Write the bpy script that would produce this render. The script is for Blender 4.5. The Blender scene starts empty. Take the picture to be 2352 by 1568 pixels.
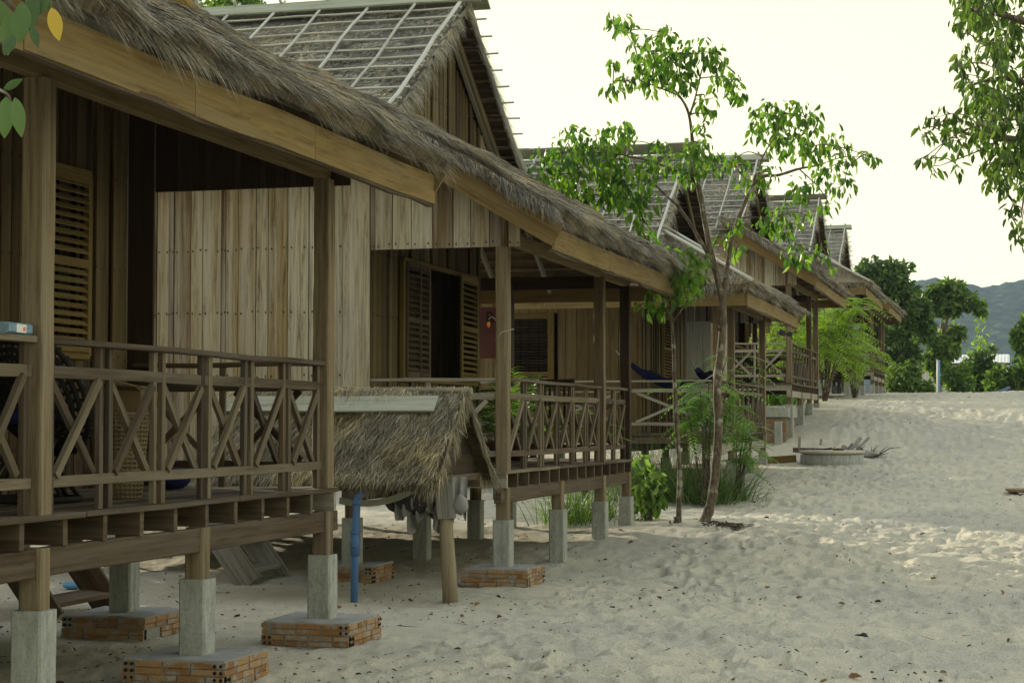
import bpy, math, random
import numpy as np
from mathutils import Vector, Matrix
R = math.radians
random.seed(7)
rng = np.random.default_rng(11)
scn = bpy.context.scene
COL = scn.collection
PI = math.pi

# ---------------------------------------------------------------- camera
YAW, PITCH, EYE = R(15.13), R(2.515), 1.5
cam = bpy.data.objects.new('camera', bpy.data.cameras.new('camera'))
COL.objects.link(cam)
cam.location = (0, 0, EYE)
cam.rotation_euler = (PI/2 + PITCH, 0, YAW)
cam.data.lens = 64.8
cam.data.sensor_width = 36
cam.data.clip_end = 6000
cam.data.clip_start = 0.2
scn.camera = cam
FWD = Vector((-math.sin(YAW)*math.cos(PITCH), math.cos(YAW)*math.cos(PITCH), math.sin(PITCH)))
RGT = Vector((math.cos(YAW), math.sin(YAW), 0))
UPV = RGT.cross(FWD)
FH = Vector((-math.sin(YAW), math.cos(YAW), 0))
def P(x, y, D):
    """reference pixel (2352 wide) at horizontal depth D -> world"""
    d = FWD + RGT*((x-1176)/4234) + UPV*((784-y)/4234)
    return Vector((0, 0, EYE)) + d*(D/d.dot(FH))

# ---------------------------------------------------------------- noise
def _h(ix, iy, s=0):
    n = (ix*374761393 + iy*668265263 + s*974634777) & 0x7fffffff
    n = ((n ^ (n >> 13))*1274126177) & 0x7fffffff
    return ((n ^ (n >> 16)) & 0xffff)/65535.0
def vnoise(x, y, s=0):
    ix = np.floor(x).astype(np.int64); iy = np.floor(y).astype(np.int64)
    fx = x-ix; fy = y-iy
    fx = fx*fx*(3-2*fx); fy = fy*fy*(3-2*fy)
    return ((_h(ix, iy, s)*(1-fx)+_h(ix+1, iy, s)*fx)*(1-fy) + (_h(ix, iy+1, s)*(1-fx)+_h(ix+1, iy+1, s)*fx)*fy)*2-1
def fbm(x, y, o=4, s=0):
    r = 0; a = 1; t = 0
    for k in range(o):
        r = r + a*vnoise(x*2**k, y*2**k, s+k); t += a; a *= .5
    return r/t
def cells(x, y, s=0):
    ix = np.floor(x).astype(np.int64); iy = np.floor(y).astype(np.int64)
    best = np.full(x.shape, 9.0)
    for dx in (-1, 0, 1):
        for dy in (-1, 0, 1):
            jx = ix+dx; jy = iy+dy
            px = jx+_h(jx, jy, s); py = jy+_h(jx, jy, s+5)
            best = np.minimum(best, np.hypot(px-x, py-y))
    return best

GY = np.array([-3000, 0, 18, 22.4, 30, 35, 39, 42, 45, 52, 60, 70, 78, 90, 130, 4000.])
GZ = np.array([0, 0, 0.0, .2, .42, .66, .95, 1.4, 1.85, 2.15, 2.38, 2.6, 2.62, 2.3, 1.8, 1.8])
def g0(x, y):
    x = np.asarray(x, float); y = np.asarray(y, float)
    z = np.interp(y, GY, GZ)
    z = z + .10*np.exp(-((x+3.6)**2/1.6 + (y-22.3)**2/2.0))
    z = z + .28*np.exp(-((x+3.0)**2/2.5 + (y-40.5)**2/2.5))
    z = z + np.clip((x+1.0)/6, 0, 1)*np.clip((y-40)/40, 0, 1)*.35
    return z
def G(x, y): return float(g0(x, y))

# ---------------------------------------------------------------- materials
def nodes(name):
    m = bpy.data.materials.new(name); m.use_nodes = True
    nt = m.node_tree; nt.nodes.clear()
    out = nt.nodes.new('ShaderNodeOutputMaterial')
    bs = nt.nodes.new('ShaderNodeBsdfPrincipled')
    nt.links.new(bs.outputs[0], out.inputs[0])
    bs.inputs['Roughness'].default_value = .85
    bs.inputs['Specular IOR Level'].default_value = .25
    return m, nt, bs, out
def N(nt, typ, **kw):
    n = nt.nodes.new(typ)
    for k, v in kw.items(): setattr(n, k, v)
    return n
def noise(nt, vec, scale, detail=4, rough=.6, mapping=None):
    if mapping:
        mp = N(nt, 'ShaderNodeMapping'); mp.inputs['Scale'].default_value = mapping
        nt.links.new(vec, mp.inputs[0]); vec = mp.outputs[0]
    n = N(nt, 'ShaderNodeTexNoise'); n.inputs['Scale'].default_value = scale
    n.inputs['Detail'].default_value = detail; n.inputs['Roughness'].default_value = rough
    nt.links.new(vec, n.inputs['Vector']); return n.outputs[0]
def ramp(nt, fac, stops):
    r = N(nt, 'ShaderNodeValToRGB')
    e = r.color_ramp.elements
    while len(e) < len(stops): e.new(.5)
    for i, (p, c) in enumerate(stops):
        e[i].position = p; e[i].color = (*c, 1) if len(c) == 3 else c
    nt.links.new(fac, r.inputs[0]); return r.outputs[0]
def mix(nt, a, b, fac, mode='MIX'):
    n = N(nt, 'ShaderNodeMix', data_type='RGBA', blend_type=mode)
    for sock, v in ((n.inputs[0], fac), (n.inputs[6], a), (n.inputs[7], b)):
        if isinstance(v, (int, float)): sock.default_value = v
        elif isinstance(v, tuple): sock.default_value = (*v, 1)
        else: nt.links.new(v, sock)
    return n.outputs[2]
def bump(nt, bs, h, strength=.4, dist=.01):
    b = N(nt, 'ShaderNodeBump'); b.inputs['Strength'].default_value = strength
    b.inputs['Distance'].default_value = dist
    nt.links.new(h, b.inputs['Height']); nt.links.new(b.outputs[0], bs.inputs['Normal'])
def attr(nt, name='rnd'):
    a = N(nt, 'ShaderNodeAttribute'); a.attribute_name = name; return a.outputs['Fac']
def lin(c): return tuple(((v/255)/12.92 if v/255 <= .04045 else ((v/255+.055)/1.055)**2.4) for v in c)

def wood(name, cols, stain=.6, grain=.5, grey=(.33, .31, .27), greyamt=.4):
    """cols: colours picked per board through the rnd attribute"""
    m, nt, bs, _ = nodes(name)
    uv = N(nt, 'ShaderNodeUVMap').outputs[0]
    a = attr(nt)
    base = ramp(nt, a, [(i/(len(cols)-1), c) for i, c in enumerate(cols)])
    g1 = noise(nt, uv, 1, 5, .65, (1.6, 42, 1))
    g2 = noise(nt, uv, 1, 3, .6, (.45, 9, 1))
    g3 = noise(nt, uv, 1, 5, .75, (1.5, 17, 1))
    c = mix(nt, base, ramp(nt, g1, [(.32, (.38, .34, .3)), (.62, (1.12, 1.1, 1.06))]), grain, 'MULTIPLY')
    c = mix(nt, c, grey, mix(nt, (0, 0, 0), ramp(nt, g2, [(.42, (0, 0, 0)), (.66, (1, 1, 1))]), greyamt))
    c = mix(nt, c, ramp(nt, g3, [(.3, (.3, .22, .16)), (.47, (1, 1, 1))]), stain, 'MULTIPLY')
    nt.links.new(c, bs.inputs['Base Color'])
    bump(nt, bs, g1, .5, .006)
    return m
def flat(name, col, rough=.7, var=.25, scale=8, metal=0, bumps=.0, spec=.3):
    m, nt, bs, _ = nodes(name)
    oc = N(nt, 'ShaderNodeTexCoord').outputs['Object']
    n1 = noise(nt, oc, scale, 5, .65)
    c = mix(nt, tuple(v*(1-var) for v in col), tuple(min(1, v*(1+var)) for v in col), n1)
    nt.links.new(c, bs.inputs['Base Color'])
    bs.inputs['Roughness'].default_value = rough; bs.inputs['Metallic'].default_value = metal
    bs.inputs['Specular IOR Level'].default_value = spec
    if bumps: bump(nt, bs, noise(nt, oc, scale*6, 4), bumps, .01)
    return m
def leafmat(name, stops, trans=.35, gloss=.45):
    m, nt, bs, out = nodes(name)
    c = ramp(nt, attr(nt), stops)
    nt.links.new(c, bs.inputs['Base Color']); bs.inputs['Roughness'].default_value = gloss
    bs.inputs['Specular IOR Level'].default_value = .4
    tr = N(nt, 'ShaderNodeBsdfTranslucent')
    nt.links.new(mix(nt, c, (1.0, 1.15, .45), .9, 'MULTIPLY'), tr.inputs[0])
    ms = N(nt, 'ShaderNodeMixShader'); ms.inputs[0].default_value = trans
    nt.links.new(bs.outputs[0], ms.inputs[1]); nt.links.new(tr.outputs[0], ms.inputs[2])
    nt.links.new(ms.outputs[0], out.inputs[0])
    return m
def strawmat(name, stops, sheet=False):
    m, nt, bs, _ = nodes(name)
    oc = N(nt, 'ShaderNodeTexCoord').outputs['Object']
    if sheet:
        n1 = noise(nt, oc, 1, 6, .7, (9, 55, 9))
        c = ramp(nt, n1, stops); bump(nt, bs, n1, .9, .03)
    else:
        c = ramp(nt, attr(nt), stops)
    big = noise(nt, oc, 1.6, 4, .6)
    c = mix(nt, c, ramp(nt, big, [(.35, (.62, .62, .64)), (.5, (1, 1, 1)), (.68, (1.3, 1.18, .9))]), .85, 'MULTIPLY')
    nt.links.new(c, bs.inputs['Base Color']); bs.inputs['Roughness'].default_value = .9
    bs.inputs['Specular IOR Level'].default_value = .15
    return m

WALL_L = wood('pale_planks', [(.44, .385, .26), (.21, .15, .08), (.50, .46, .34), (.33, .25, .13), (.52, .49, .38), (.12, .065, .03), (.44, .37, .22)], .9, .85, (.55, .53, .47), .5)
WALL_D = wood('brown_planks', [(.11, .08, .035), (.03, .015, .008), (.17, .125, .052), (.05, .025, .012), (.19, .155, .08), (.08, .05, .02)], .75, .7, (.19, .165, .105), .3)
WALL_M = wood('tan_planks', [(.26, .19, .09), (.17, .115, .05), (.30, .23, .12), (.22, .15, .06)], .6, .55, (.30, .26, .17), .35)
POST = wood('post_wood', [(.17, .125, .068), (.23, .18, .11), (.12, .08, .045)], .65, .75, (.31, .28, .215), .35)
RAIL = wood('rail_wood', [(.09, .062, .037), (.22, .18, .12), (.05, .032, .021), (.17, .135, .087), (.035, .022, .015), (.14, .10, .065)], .7, .7, (.28, .255, .20), .3)
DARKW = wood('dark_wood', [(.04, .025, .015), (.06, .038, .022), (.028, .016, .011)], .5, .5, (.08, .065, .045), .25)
OCHRE = wood('ochre_board', [(.23, .16, .058), (.27, .19, .072), (.19, .13, .05)], .7, .55, (.21, .17, .10), .5)
OCHRE2 = wood('yellow_shutter_wood', [(.21, .15, .042), (.17, .115, .035), (.23, .17, .06)], .5, .45, (.22, .18, .10), .3)
BEAM = wood('weathered_beam', [(.085, .058, .035), (.125, .09, .058)], .65, .75, (.20, .175, .135), .35)
BEAML = wood('pale_beam', [(.30, .275, .22), (.34, .31, .25)], .5, .6, (.40, .40, .35), .5)
POLE = wood('bleached_pole', [(.60, .60, .54), (.50, .50, .44), (.68, .68, .62)], .5, .4, (.6, .62, .58), .4)
RIDGE = wood('mossy_board', [(.34, .37, .28), (.40, .41, .33)], .6, .5, (.44, .47, .40), .5)
GREYW = wood('grey_driftwood', [(.30, .29, .27), (.24, .23, .21), (.34, .33, .30)], .6, .7, (.36, .36, .35), .5)
LOG = wood('round_log', [(.30, .25, .165), (.3, .24, .15)], .5, .5, (.34, .31, .24), .4)
STRAW = strawmat('straw_grey', [(0, (.04, .032, .024)), (.25, (.16, .14, .11)), (.5, (.32, .295, .24)), (.75, (.47, .44, .37)), (.93, (.60, .57, .49)), (1, (.55, .42, .2))])
STRAWT = strawmat('straw_cropped', [(0, (.13, .115, .09)), (.3, (.40, .37, .30)), (.6, (.62, .59, .50)), (1, (.78, .75, .65))])
STRAWY = strawmat('straw_fresh', [(0, (.06, .048, .028)), (.3, (.21, .185, .125)), (.6, (.38, .345, .25)), (.85, (.52, .48, .35)), (1, (.60, .53, .34))])
STRAWG = strawmat('straw_golden', [(0, (.25, .16, .05)), (.5, (.44, .31, .10)), (1, (.55, .42, .18))])
SHEET = strawmat('thatch_mat', [(.3, (.09, .07, .045)), (.5, (.22, .18, .12)), (.7, (.36, .31, .21))], True)
SHEETM = strawmat('thatch_mat_pale', [(.3, (.17, .15, .12)), (.5, (.38, .35, .28)), (.7, (.58, .55, .46))], True)
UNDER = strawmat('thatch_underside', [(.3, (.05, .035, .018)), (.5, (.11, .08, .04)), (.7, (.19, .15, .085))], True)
CONC, nt, bs, _ = nodes('concrete')
oc = N(nt, 'ShaderNodeTexCoord').outputs['Object']
n1 = noise(nt, oc, 1, 6, .7, (22, 22, 5)); n2 = noise(nt, oc, 45, 4, .7)
c = mix(nt, ramp(nt, n1, [(.3, (.22, .23, .20)), (.5, (.34, .35, .315)), (.7, (.43, .44, .40))]), ramp(nt, n2, [(.25, (.55, .55, .53)), (.5, (1.05, 1.05, 1.05))]), .7, 'MULTIPLY')
nt.links.new(c, bs.inputs['Base Color']); bump(nt, bs, n2, .5, .008)
MORT = flat('mortar', (.30, .30, .285), .95, .35, 14, 0, .6)
BRICK, nt, bs, _ = nodes('orange_brick')
oc = N(nt, 'ShaderNodeTexCoord').outputs['Object']
c = ramp(nt, attr(nt), [(0, (.24, .125, .055)), (.4, (.34, .185, .075)), (.75, (.38, .235, .115)), (1, (.29, .20, .13))])
nb_ = noise(nt, oc, 13, 6, .7)
c = mix(nt, c, (.33, .32, .29), ramp(nt, nb_, [(.5, (0, 0, 0)), (.6, (.85, .85, .85))]))
nt.links.new(mix(nt, c, ramp(nt, noise(nt, oc, 60, 3), [(.3, (.6, .6, .6)), (.6, (1.1, 1.1, 1.1))]), .6, 'MULTIPLY'), bs.inputs['Base Color']); bump(nt, bs, nb_, .6, .01)
HOLE = flat('hole_black', (.02, .017, .015), .9, .1)
NAIL = flat('nail_rust', (.06, .04, .03), .7, .2)
PIPEB = flat('blue_plastic', (.075, .17, .36), .5, .15, 3)
NAVY = flat('navy_cloth', (.008, .010, .065), .85, .3, 5)
BLACKW = flat('black_wicker', (.012, .011, .010), .7, .2, 20)
CLOTH = flat('grey_cloth', (.27, .26, .245), .9, .25, 5)
CLOTHD = flat('dark_cloth', (.05, .045, .045), .9, .3, 6)
CANVAS = flat('canvas_strap', (.36, .36, .28), .9, .15, 5)
CARD = flat('cardboard', (.22, .15, .075), .9, .15, 5)
WICK = flat('wicker', (.27, .21, .12), .8, .35, 30)
PINK = flat('pink_cloth', (.22, .10, .12), .9, .15, 3)
RED = flat('red_cloth', (.3, .03, .025), .9, .2, 5)
WHITE = flat('white_paint', (.7, .72, .70), .6, .1, 4)
STRING = flat('pale_cord', (.5, .48, .45), .8, .1, 5)
BULB = flat('orange_bulb', (.75, .22, .04), .3, .1, 5)
BLUEP = flat('blue_paint', (.10, .30, .52), .6, .15, 4)
METALD = flat('dark_metal', (.05, .05, .05), .4, .1, 5, .6)
BLACKP = flat('black_plastic', (.025, .025, .03), .5, .1, 5)
POT = flat('clay_pot', (.10, .05, .03), .8, .2, 5)
CUSHW = flat('pale_fabric', (.35, .33, .27), .9, .2, 5)
GRASSM = leafmat('grass_blade', [(0, (.045, .085, .03)), (.4, (.10, .17, .05)), (.8, (.18, .26, .08)), (1, (.30, .27, .13))], .3)
LEAF = leafmat('glossy_leaf', [(0, (.04, .11, .022)), (.45, (.13, .26, .032)), (.85, (.25, .40, .05)), (.955, (.16, .25, .04)), (.975, (.50, .27, .04)), (1, (.34, .15, .04))], .42)
LEAFD = leafmat('dark_leaf', [(0, (.04, .08, .024)), (.5, (.095, .165, .045)), (.9, (.17, .26, .07)), (1, (.22, .19, .06))], .3)
LEAFF = leafmat('feather_leaf', [(0, (.10, .19, .03)), (.5, (.24, .37, .05)), (1, (.40, .50, .08))], .5)
LEAFFD = leafmat('feather_leaf_deep', [(0, (.07, .14, .035)), (.5, (.15, .27, .055)), (1, (.27, .40, .09))], .45)
LEAFB = leafmat('bush_leaf', [(0, (.05, .10, .02)), (.5, (.13, .22, .045)), (1, (.26, .36, .09))], .45)
LEAFY = leafmat('yellow_leaf', [(0, (.55, .36, .06)), (1, (.6, .4, .08))], .4)
DRY = leafmat('dead_leaf', [(0, (.05, .03, .02)), (.6, (.13, .07, .035)), (.9, (.25, .13, .06)), (1, (.34, .22, .1))], .1, .8)
def barkmat(name, a, b):
    m, nt, bs, _ = nodes(name)
    oc = N(nt, 'ShaderNodeTexCoord').outputs['Object']
    n1 = noise(nt, oc, 1, 6, .75, (26, 26, 9)); n2 = noise(nt, oc, 7, 3)
    c = mix(nt, ramp(nt, n1, [(.38, a), (.6, b)]), (.42, .42, .37), ramp(nt, n2, [(.56, (0, 0, 0)), (.66, (.7, .7, .7))]))
    nt.links.new(c, bs.inputs['Base Color']); bump(nt, bs, n1, .8, .02)
    return m
BARK = barkmat('bark_mottled', (.06, .045, .03), (.19, .15, .105))
BARKD = barkmat('bark_dark', (.05, .035, .025), (.13, .10, .075))

# sand
SAND, nt, bs, _ = nodes('white_sand')
oc = N(nt, 'ShaderNodeTexCoord').outputs['Object']
nA = noise(nt, oc, .35, 5, .6); nB = noise(nt, oc, 3.5, 6, .7); nC = noise(nt, oc, 60, 3, .7); nD = noise(nt, oc, 16, 4, .75)
c = ramp(nt, nA, [(.35, (.44, .42, .355)), (.6, (.54, .505, .40))])
c = mix(nt, c, ramp(nt, nB, [(.3, (.84, .84, .86)), (.65, (1.06, 1.05, 1.0))]), .8, 'MULTIPLY')
c = mix(nt, c, ramp(nt, nC, [(.3, (.62, .61, .60)), (.55, (1.08, 1.08, 1.08))]), .8, 'MULTIPLY')
c = mix(nt, c, ramp(nt, nD, [(.22, (.35, .30, .25)), (.31, (1, 1, 1))]), .8, 'MULTIPLY')
nt.links.new(c, bs.inputs['Base Color']); bs.inputs['Roughness'].default_value = .95
bs.inputs['Specular IOR Level'].default_value = .1
h = N(nt, 'ShaderNodeMath', operation='ADD'); nt.links.new(nC, h.inputs[0]); nt.links.new(nD, h.inputs[1])
bump(nt, bs, h.outputs[0], .45, .012)
# hill
HILL, nt, bs, _ = nodes('forest_hill')
oc = N(nt, 'ShaderNodeTexCoord').outputs['Object']
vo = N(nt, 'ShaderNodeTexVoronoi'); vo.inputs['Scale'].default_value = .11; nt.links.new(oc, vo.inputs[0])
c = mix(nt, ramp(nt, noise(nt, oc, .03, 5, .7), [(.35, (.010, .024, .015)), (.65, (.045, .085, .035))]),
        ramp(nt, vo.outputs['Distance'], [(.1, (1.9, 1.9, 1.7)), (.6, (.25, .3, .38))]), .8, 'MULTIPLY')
nt.links.new(c, bs.inputs['Base Color']); bs.inputs['Roughness'].default_value = 1
bs.inputs['Specular IOR Level'].default_value = 0
# corrugated sheet
CORR, nt, bs, _ = nodes('corrugated_sheet')
oc = N(nt, 'ShaderNodeTexCoord').outputs['Object']
wv = N(nt, 'ShaderNodeTexNoise'); wv.inputs['Scale'].default_value = 1.2; nt.links.new(oc, wv.inputs['Vector'])
nt.links.new(mix(nt, (.62, .64, .64), (.80, .80, .78), wv.outputs[0]), bs.inputs['Base Color']); bs.inputs['Roughness'].default_value = .5

# ---------------------------------------------------------------- mesh builders
def finish(me, name, mats, parent, loc=None):
    for m in (mats if isinstance(mats, (list, tuple)) else [mats]): me.materials.append(m)
    o = bpy.data.objects.new(name, me); COL.objects.link(o)
    if parent is not None: o.parent = parent
    if loc is not None: o.location = loc
    return o
class MB:
    def __init__(s): s.v = []; s.f = []; s.uv = []; s.r = []; s.m = []; s.sm = []
    def face(s, idx, uv, r=.5, m=0, sm=False):
        s.f.append(idx); s.uv.extend(uv); s.r.append(r); s.m.append(m); s.sm.append(sm)
    def beam(s, p0, p1, w, h, up=(0, 0, 1), n=1, wob=0., ch=.1, r=None, m=0, jit=.0015, taper=1.):
        """board from p0 to p1; w across, h along up; chamfered section"""
        p0 = Vector(p0); p1 = Vector(p1); d = (p1-p0); L = d.length
        if L < 1e-5: return
        d.normalize(); up = Vector(up)
        if abs(d.dot(up.normalized())) > .98: up = Vector((1, 0, 0)) if abs(d.x) < .9 else Vector((0, 1, 0))
        a = d.cross(up).normalized(); b = a.cross(d).normalized()
        c = min(w, h)*ch
        sec = [(w/2-c, h/2), (w/2, h/2-c), (w/2, -h/2+c), (w/2-c, -h/2), (-w/2+c, -h/2), (-w/2, -h/2+c), (-w/2, h/2-c), (-w/2+c, h/2)]
        if ch == 0: sec = [(w/2, h/2), (w/2, -h/2), (-w/2, -h/2), (-w/2, h/2)]
        k = len(sec); i0 = len(s.v); uo = random.random()*50; vo_ = random.random()*50
        if r is None: r = random.random()
        for i in range(n+1):
            t = i/n; o = p0 + d*(L*t)
            if wob and 0 < i < n: o = o + a*random.uniform(-wob, wob) + b*random.uniform(-wob, wob)
            f = 1+(taper-1)*t
            for x, y in sec:
                s.v.append(o + a*(x*f+random.uniform(-jit, jit)) + b*(y*f+random.uniform(-jit, jit)))
        per = [0]
        for q in range(k):
            x0, y0 = sec[q]; x1, y1 = sec[(q+1) % k]; per.append(per[-1]+math.hypot(x1-x0, y1-y0))
        for i in range(n):
            for q in range(k):
                q2 = (q+1) % k; A = i0+i*k; B = A+k
                u0 = uo+L*i/n; u1 = uo+L*(i+1)/n
                s.face([A+q, A+q2, B+q2, B+q], [(u0, vo_+per[q]), (u0, vo_+per[q+1]), (u1, vo_+per[q+1]), (u1, vo_+per[q])], r, m)
        for end, rev in ((i0, True), (i0+n*k, False)):
            idx = [end+q for q in range(k)]; uv = [(uo+sec[q][0]*.3, vo_+sec[q][1]) for q in range(k)]
            if rev: idx = idx[::-1]; uv = uv[::-1]
            s.face(idx, uv, r, m)
    def box(s, x0, x1, y0, y1, z0, z1, axis='x', **kw):
        c = ((x0+x1)/2, (y0+y1)/2, (z0+z1)/2)
        if axis == 'x': s.beam((x0, c[1], c[2]), (x1, c[1], c[2]), abs(y1-y0), abs(z1-z0), (0, 0, 1), **kw)
        elif axis == 'y': s.beam((c[0], y0, c[2]), (c[0], y1, c[2]), abs(x1-x0), abs(z1-z0), (0, 0, 1), **kw)
        else: s.beam((c[0], c[1], z0), (c[0], c[1], z1), abs(y1-y0), abs(x1-x0), (1, 0, 0), **kw)
    def tube(s, pts, rad, k=8, r=None, m=0, cap=True):
        pts = [Vector(p) for p in pts]; n = len(pts)
        if not isinstance(rad, (list, tuple)): rad = [rad]*n
        if r is None: r = random.random()
        i0 = len(s.v); t0 = (pts[1]-pts[0]).normalized()
        a = t0.cross(Vector((0, 0, 1)))
        if a.length < .05: a = t0.cross(Vector((1, 0, 0)))
        a.normalize(); L = 0; uo = random.random()*30; Ls = []
        for i in range(n):
            t = (pts[min(i+1, n-1)]-pts[max(i-1, 0)]).normalized()
            a = (a - t*a.dot(t)).normalized(); b = t.cross(a)
            if i: L += (pts[i]-pts[i-1]).length
            Ls.append(L)
            for q in range(k):
                th = 2*PI*q/k; s.v.append(pts[i] + (a*math.cos(th)+b*math.sin(th))*rad[i])
        for i in range(n-1):
            for q in range(k):
                q2 = (q+1) % k; A = i0+i*k; B = A+k
                v0 = q/k*6.28*rad[i]; v1 = (q+1)/k*6.28*rad[i]
                s.face([A+q, A+q2, B+q2, B+q], [(uo+Ls[i], v0), (uo+Ls[i], v1), (uo+Ls[i+1], v1), (uo+Ls[i+1], v0)], r, m, True)
        if cap:
            for e, rev in ((i0, True), (i0+(n-1)*k, False)):
                idx = [e+q for q in range(k)]
                if rev: idx = idx[::-1]
                s.face(idx, [(uo, 0)]*k, r, m)
    def lathe(s, prof, c=(0, 0, 0), k=20, m=0, r=.5):
        i0 = len(s.v)
        for (rr, z) in prof:
            for q in range(k):
                th = 2*PI*q/k; s.v.append(Vector((c[0]+rr*math.cos(th), c[1]+rr*math.sin(th), c[2]+z)))
        for i in range(len(prof)-1):
            for q in range(k):
                q2 = (q+1) % k; A = i0+i*k; B = A+k
                s.face([A+q, A+q2, B+q2, B+q], [(q/k, i), ((q+1)/k, i), ((q+1)/k, i+1), (q/k, i+1)], r, m, True)
        s.face([i0+q for q in range(k)][::-1], [(0, 0)]*k, r, m)
        s.face([i0+(len(prof)-1)*k+q for q in range(k)], [(0, 0)]*k, r, m)
    def slab(s, p00, p10, p11, p01, nu, nv, th, amp=0., fr=3., m=0, r=.5, mu=0):
        """thick sheet; top follows noise; p00-p10 is the low edge; mu = underside material"""
        p00, p10, p11, p01 = map(Vector, (p00, p10, p11, p01))
        nn = (p10-p00).cross(p01-p00).normalized()
        if nn.z < 0: nn = -nn
        i0 = len(s.v)
        for top in (1, 0):
            for j in range(nv+1):
                for i in range(nu+1):
                    u = i/nu; v = j/nv
                    p = (p00*(1-u)+p10*u)*(1-v)+(p01*(1-u)+p11*u)*v
                    if top: p = p + nn*(th + amp*float(fbm(np.array(p.y*fr+p.x), np.array(p.x*fr*1.3+p.z), 3)))
                    s.v.append(p)
        W = nu+1; T = W*(nv+1)
        for j in range(nv):
            for i in range(nu):
                a = i0+j*W+i
                s.face([a, a+1, a+1+W, a+W], [(j/nv, i/nu), (j/nv, (i+1)/nu), ((j+1)/nv, (i+1)/nu), ((j+1)/nv, i/nu)], r, m, True)
                a += T
                s.face([a, a+W, a+1+W, a+1], [(0, 0), (1, 0), (1, 1), (0, 1)], r, mu)
        for i in range(nu):
            for j in (0, nv):
                a = i0+j*W+i; s.face([a, a+1, a+1+T, a+T], [(0, 0)]*4, r, m)
        for j in range(nv):
            for i in (0, nu):
                a = i0+j*W+i; s.face([a, a+W, a+W+T, a+T], [(0, 0)]*4, r, m)
    def build(s, name, mats, parent=None, loc=None):
        me = bpy.data.meshes.new(name)
        me.from_pydata([tuple(v) for v in s.v], [], s.f)
        uvl = me.uv_layers.new(name='UVMap')
        uvl.data.foreach_set('uv', np.array(s.uv, dtype=np.float32).ravel())
        at = me.attributes.new('rnd', 'FLOAT', 'FACE'); at.data.foreach_set('value', np.array(s.r, dtype=np.float32))
        me.polygons.foreach_set('material_index', np.array(s.m, dtype=np.int32))
        me.polygons.foreach_set('use_smooth', np.array(s.sm, dtype=bool))
        me.update()
        return finish(me, name, mats, parent, loc)

def np_build(name, V, F, rnd, mat, parent=None, smooth=False):
    me = bpy.data.meshes.new(name)
    me.vertices.add(len(V)); me.vertices.foreach_set('co', V.astype(np.float32).ravel())
    me.loops.add(F.size); me.loops.foreach_set('vertex_index', F.astype(np.int32).ravel())
    me.polygons.add(len(F)); me.polygons.foreach_set('loop_start', np.arange(0, F.size, F.shape[1], dtype=np.int32))
    if smooth: me.polygons.foreach_set('use_smooth', np.ones(len(F), dtype=bool))
    at = me.attributes.new('rnd', 'FLOAT', 'FACE'); at.data.foreach_set('value', rnd.astype(np.float32))
    me.update(calc_edges=True)
    return finish(me, name, mat, parent)
def unit(a): return a/np.maximum(np.linalg.norm(a, axis=1, keepdims=True), 1e-9)
def blades_arr(base, d, L, W, droop, seg=2):
    """tapering strands: base (N,3), direction (N,3); droop pulls the tip down"""
    n = len(base); d = unit(d); side = unit(np.cross(d, rng.normal(size=(n, 3))))
    L = L[:, None]; W = W[:, None]; down = np.array([[0, 0, -1.]])
    st = []
    for i in range(seg+1):
        t = i/seg
        p = base + d*L*t + down*(droop[:, None]*L*t*t)
        w = W*(1-.85*t)*.5
        st += [p-side*w, p+side*w]
    V = np.stack(st, 1).reshape(-1, 3); k = 2*(seg+1)
    q = np.array([[2*i, 2*i+1, 2*i+3, 2*i+2] for i in range(seg)])
    F = (np.arange(n)[:, None, None]*k + q[None]).reshape(-1, 4)
    return V, F, seg
def leaves_arr(base, d, nrm, L, W, fold=.18, bend=.25):
    n = len(base); d = unit(d); side = unit(np.cross(d, nrm)); up = np.cross(side, d)
    L = L[:, None]; W = W[:, None]
    def pt(t, w, f): return base + d*L*t + side*W*w + up*(W*f - L*bend*t*t)
    V = np.stack([pt(0, 0, 0), pt(.3, .44, fold), pt(.7, .36, fold), pt(1, 0, 0), pt(.7, -.36, fold), pt(.3, -.44, fold)], 1).reshape(-1, 3)
    F = (np.arange(n)[:, None, None]*6 + np.array([[0, 1, 2, 3], [3, 4, 5, 0]])[None]).reshape(-1, 4)
    return V, F, 2
class Acc:
    def __init__(s): s.V = []; s.F = []; s.r = []; s.n = 0
    def add(s, VFk, rnd):
        V, F, k = VFk; s.V.append(V); s.F.append(F+s.n); s.n += len(V); s.r.append(np.repeat(rnd, k))
    def build(s, name, mat, parent=None): return np_build(name, np.concatenate(s.V), np.concatenate(s.F), np.concatenate(s.r), mat, parent)
def tag(o, label=None, cat=None, group=None, kind=None):
    if label: o['label'] = label
    if cat: o['category'] = cat
    if group: o['group'] = group
    if kind: o['kind'] = kind
    return o
def thing(name, label, cat, loc=(0, 0, 0), rz=0, group=None):
    o = bpy.data.objects.new(name, None); COL.objects.link(o); o.empty_display_size = .2
    o.location = loc; o.rotation_euler = (0, 0, rz)
    return tag(o, label, cat, group)

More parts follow.
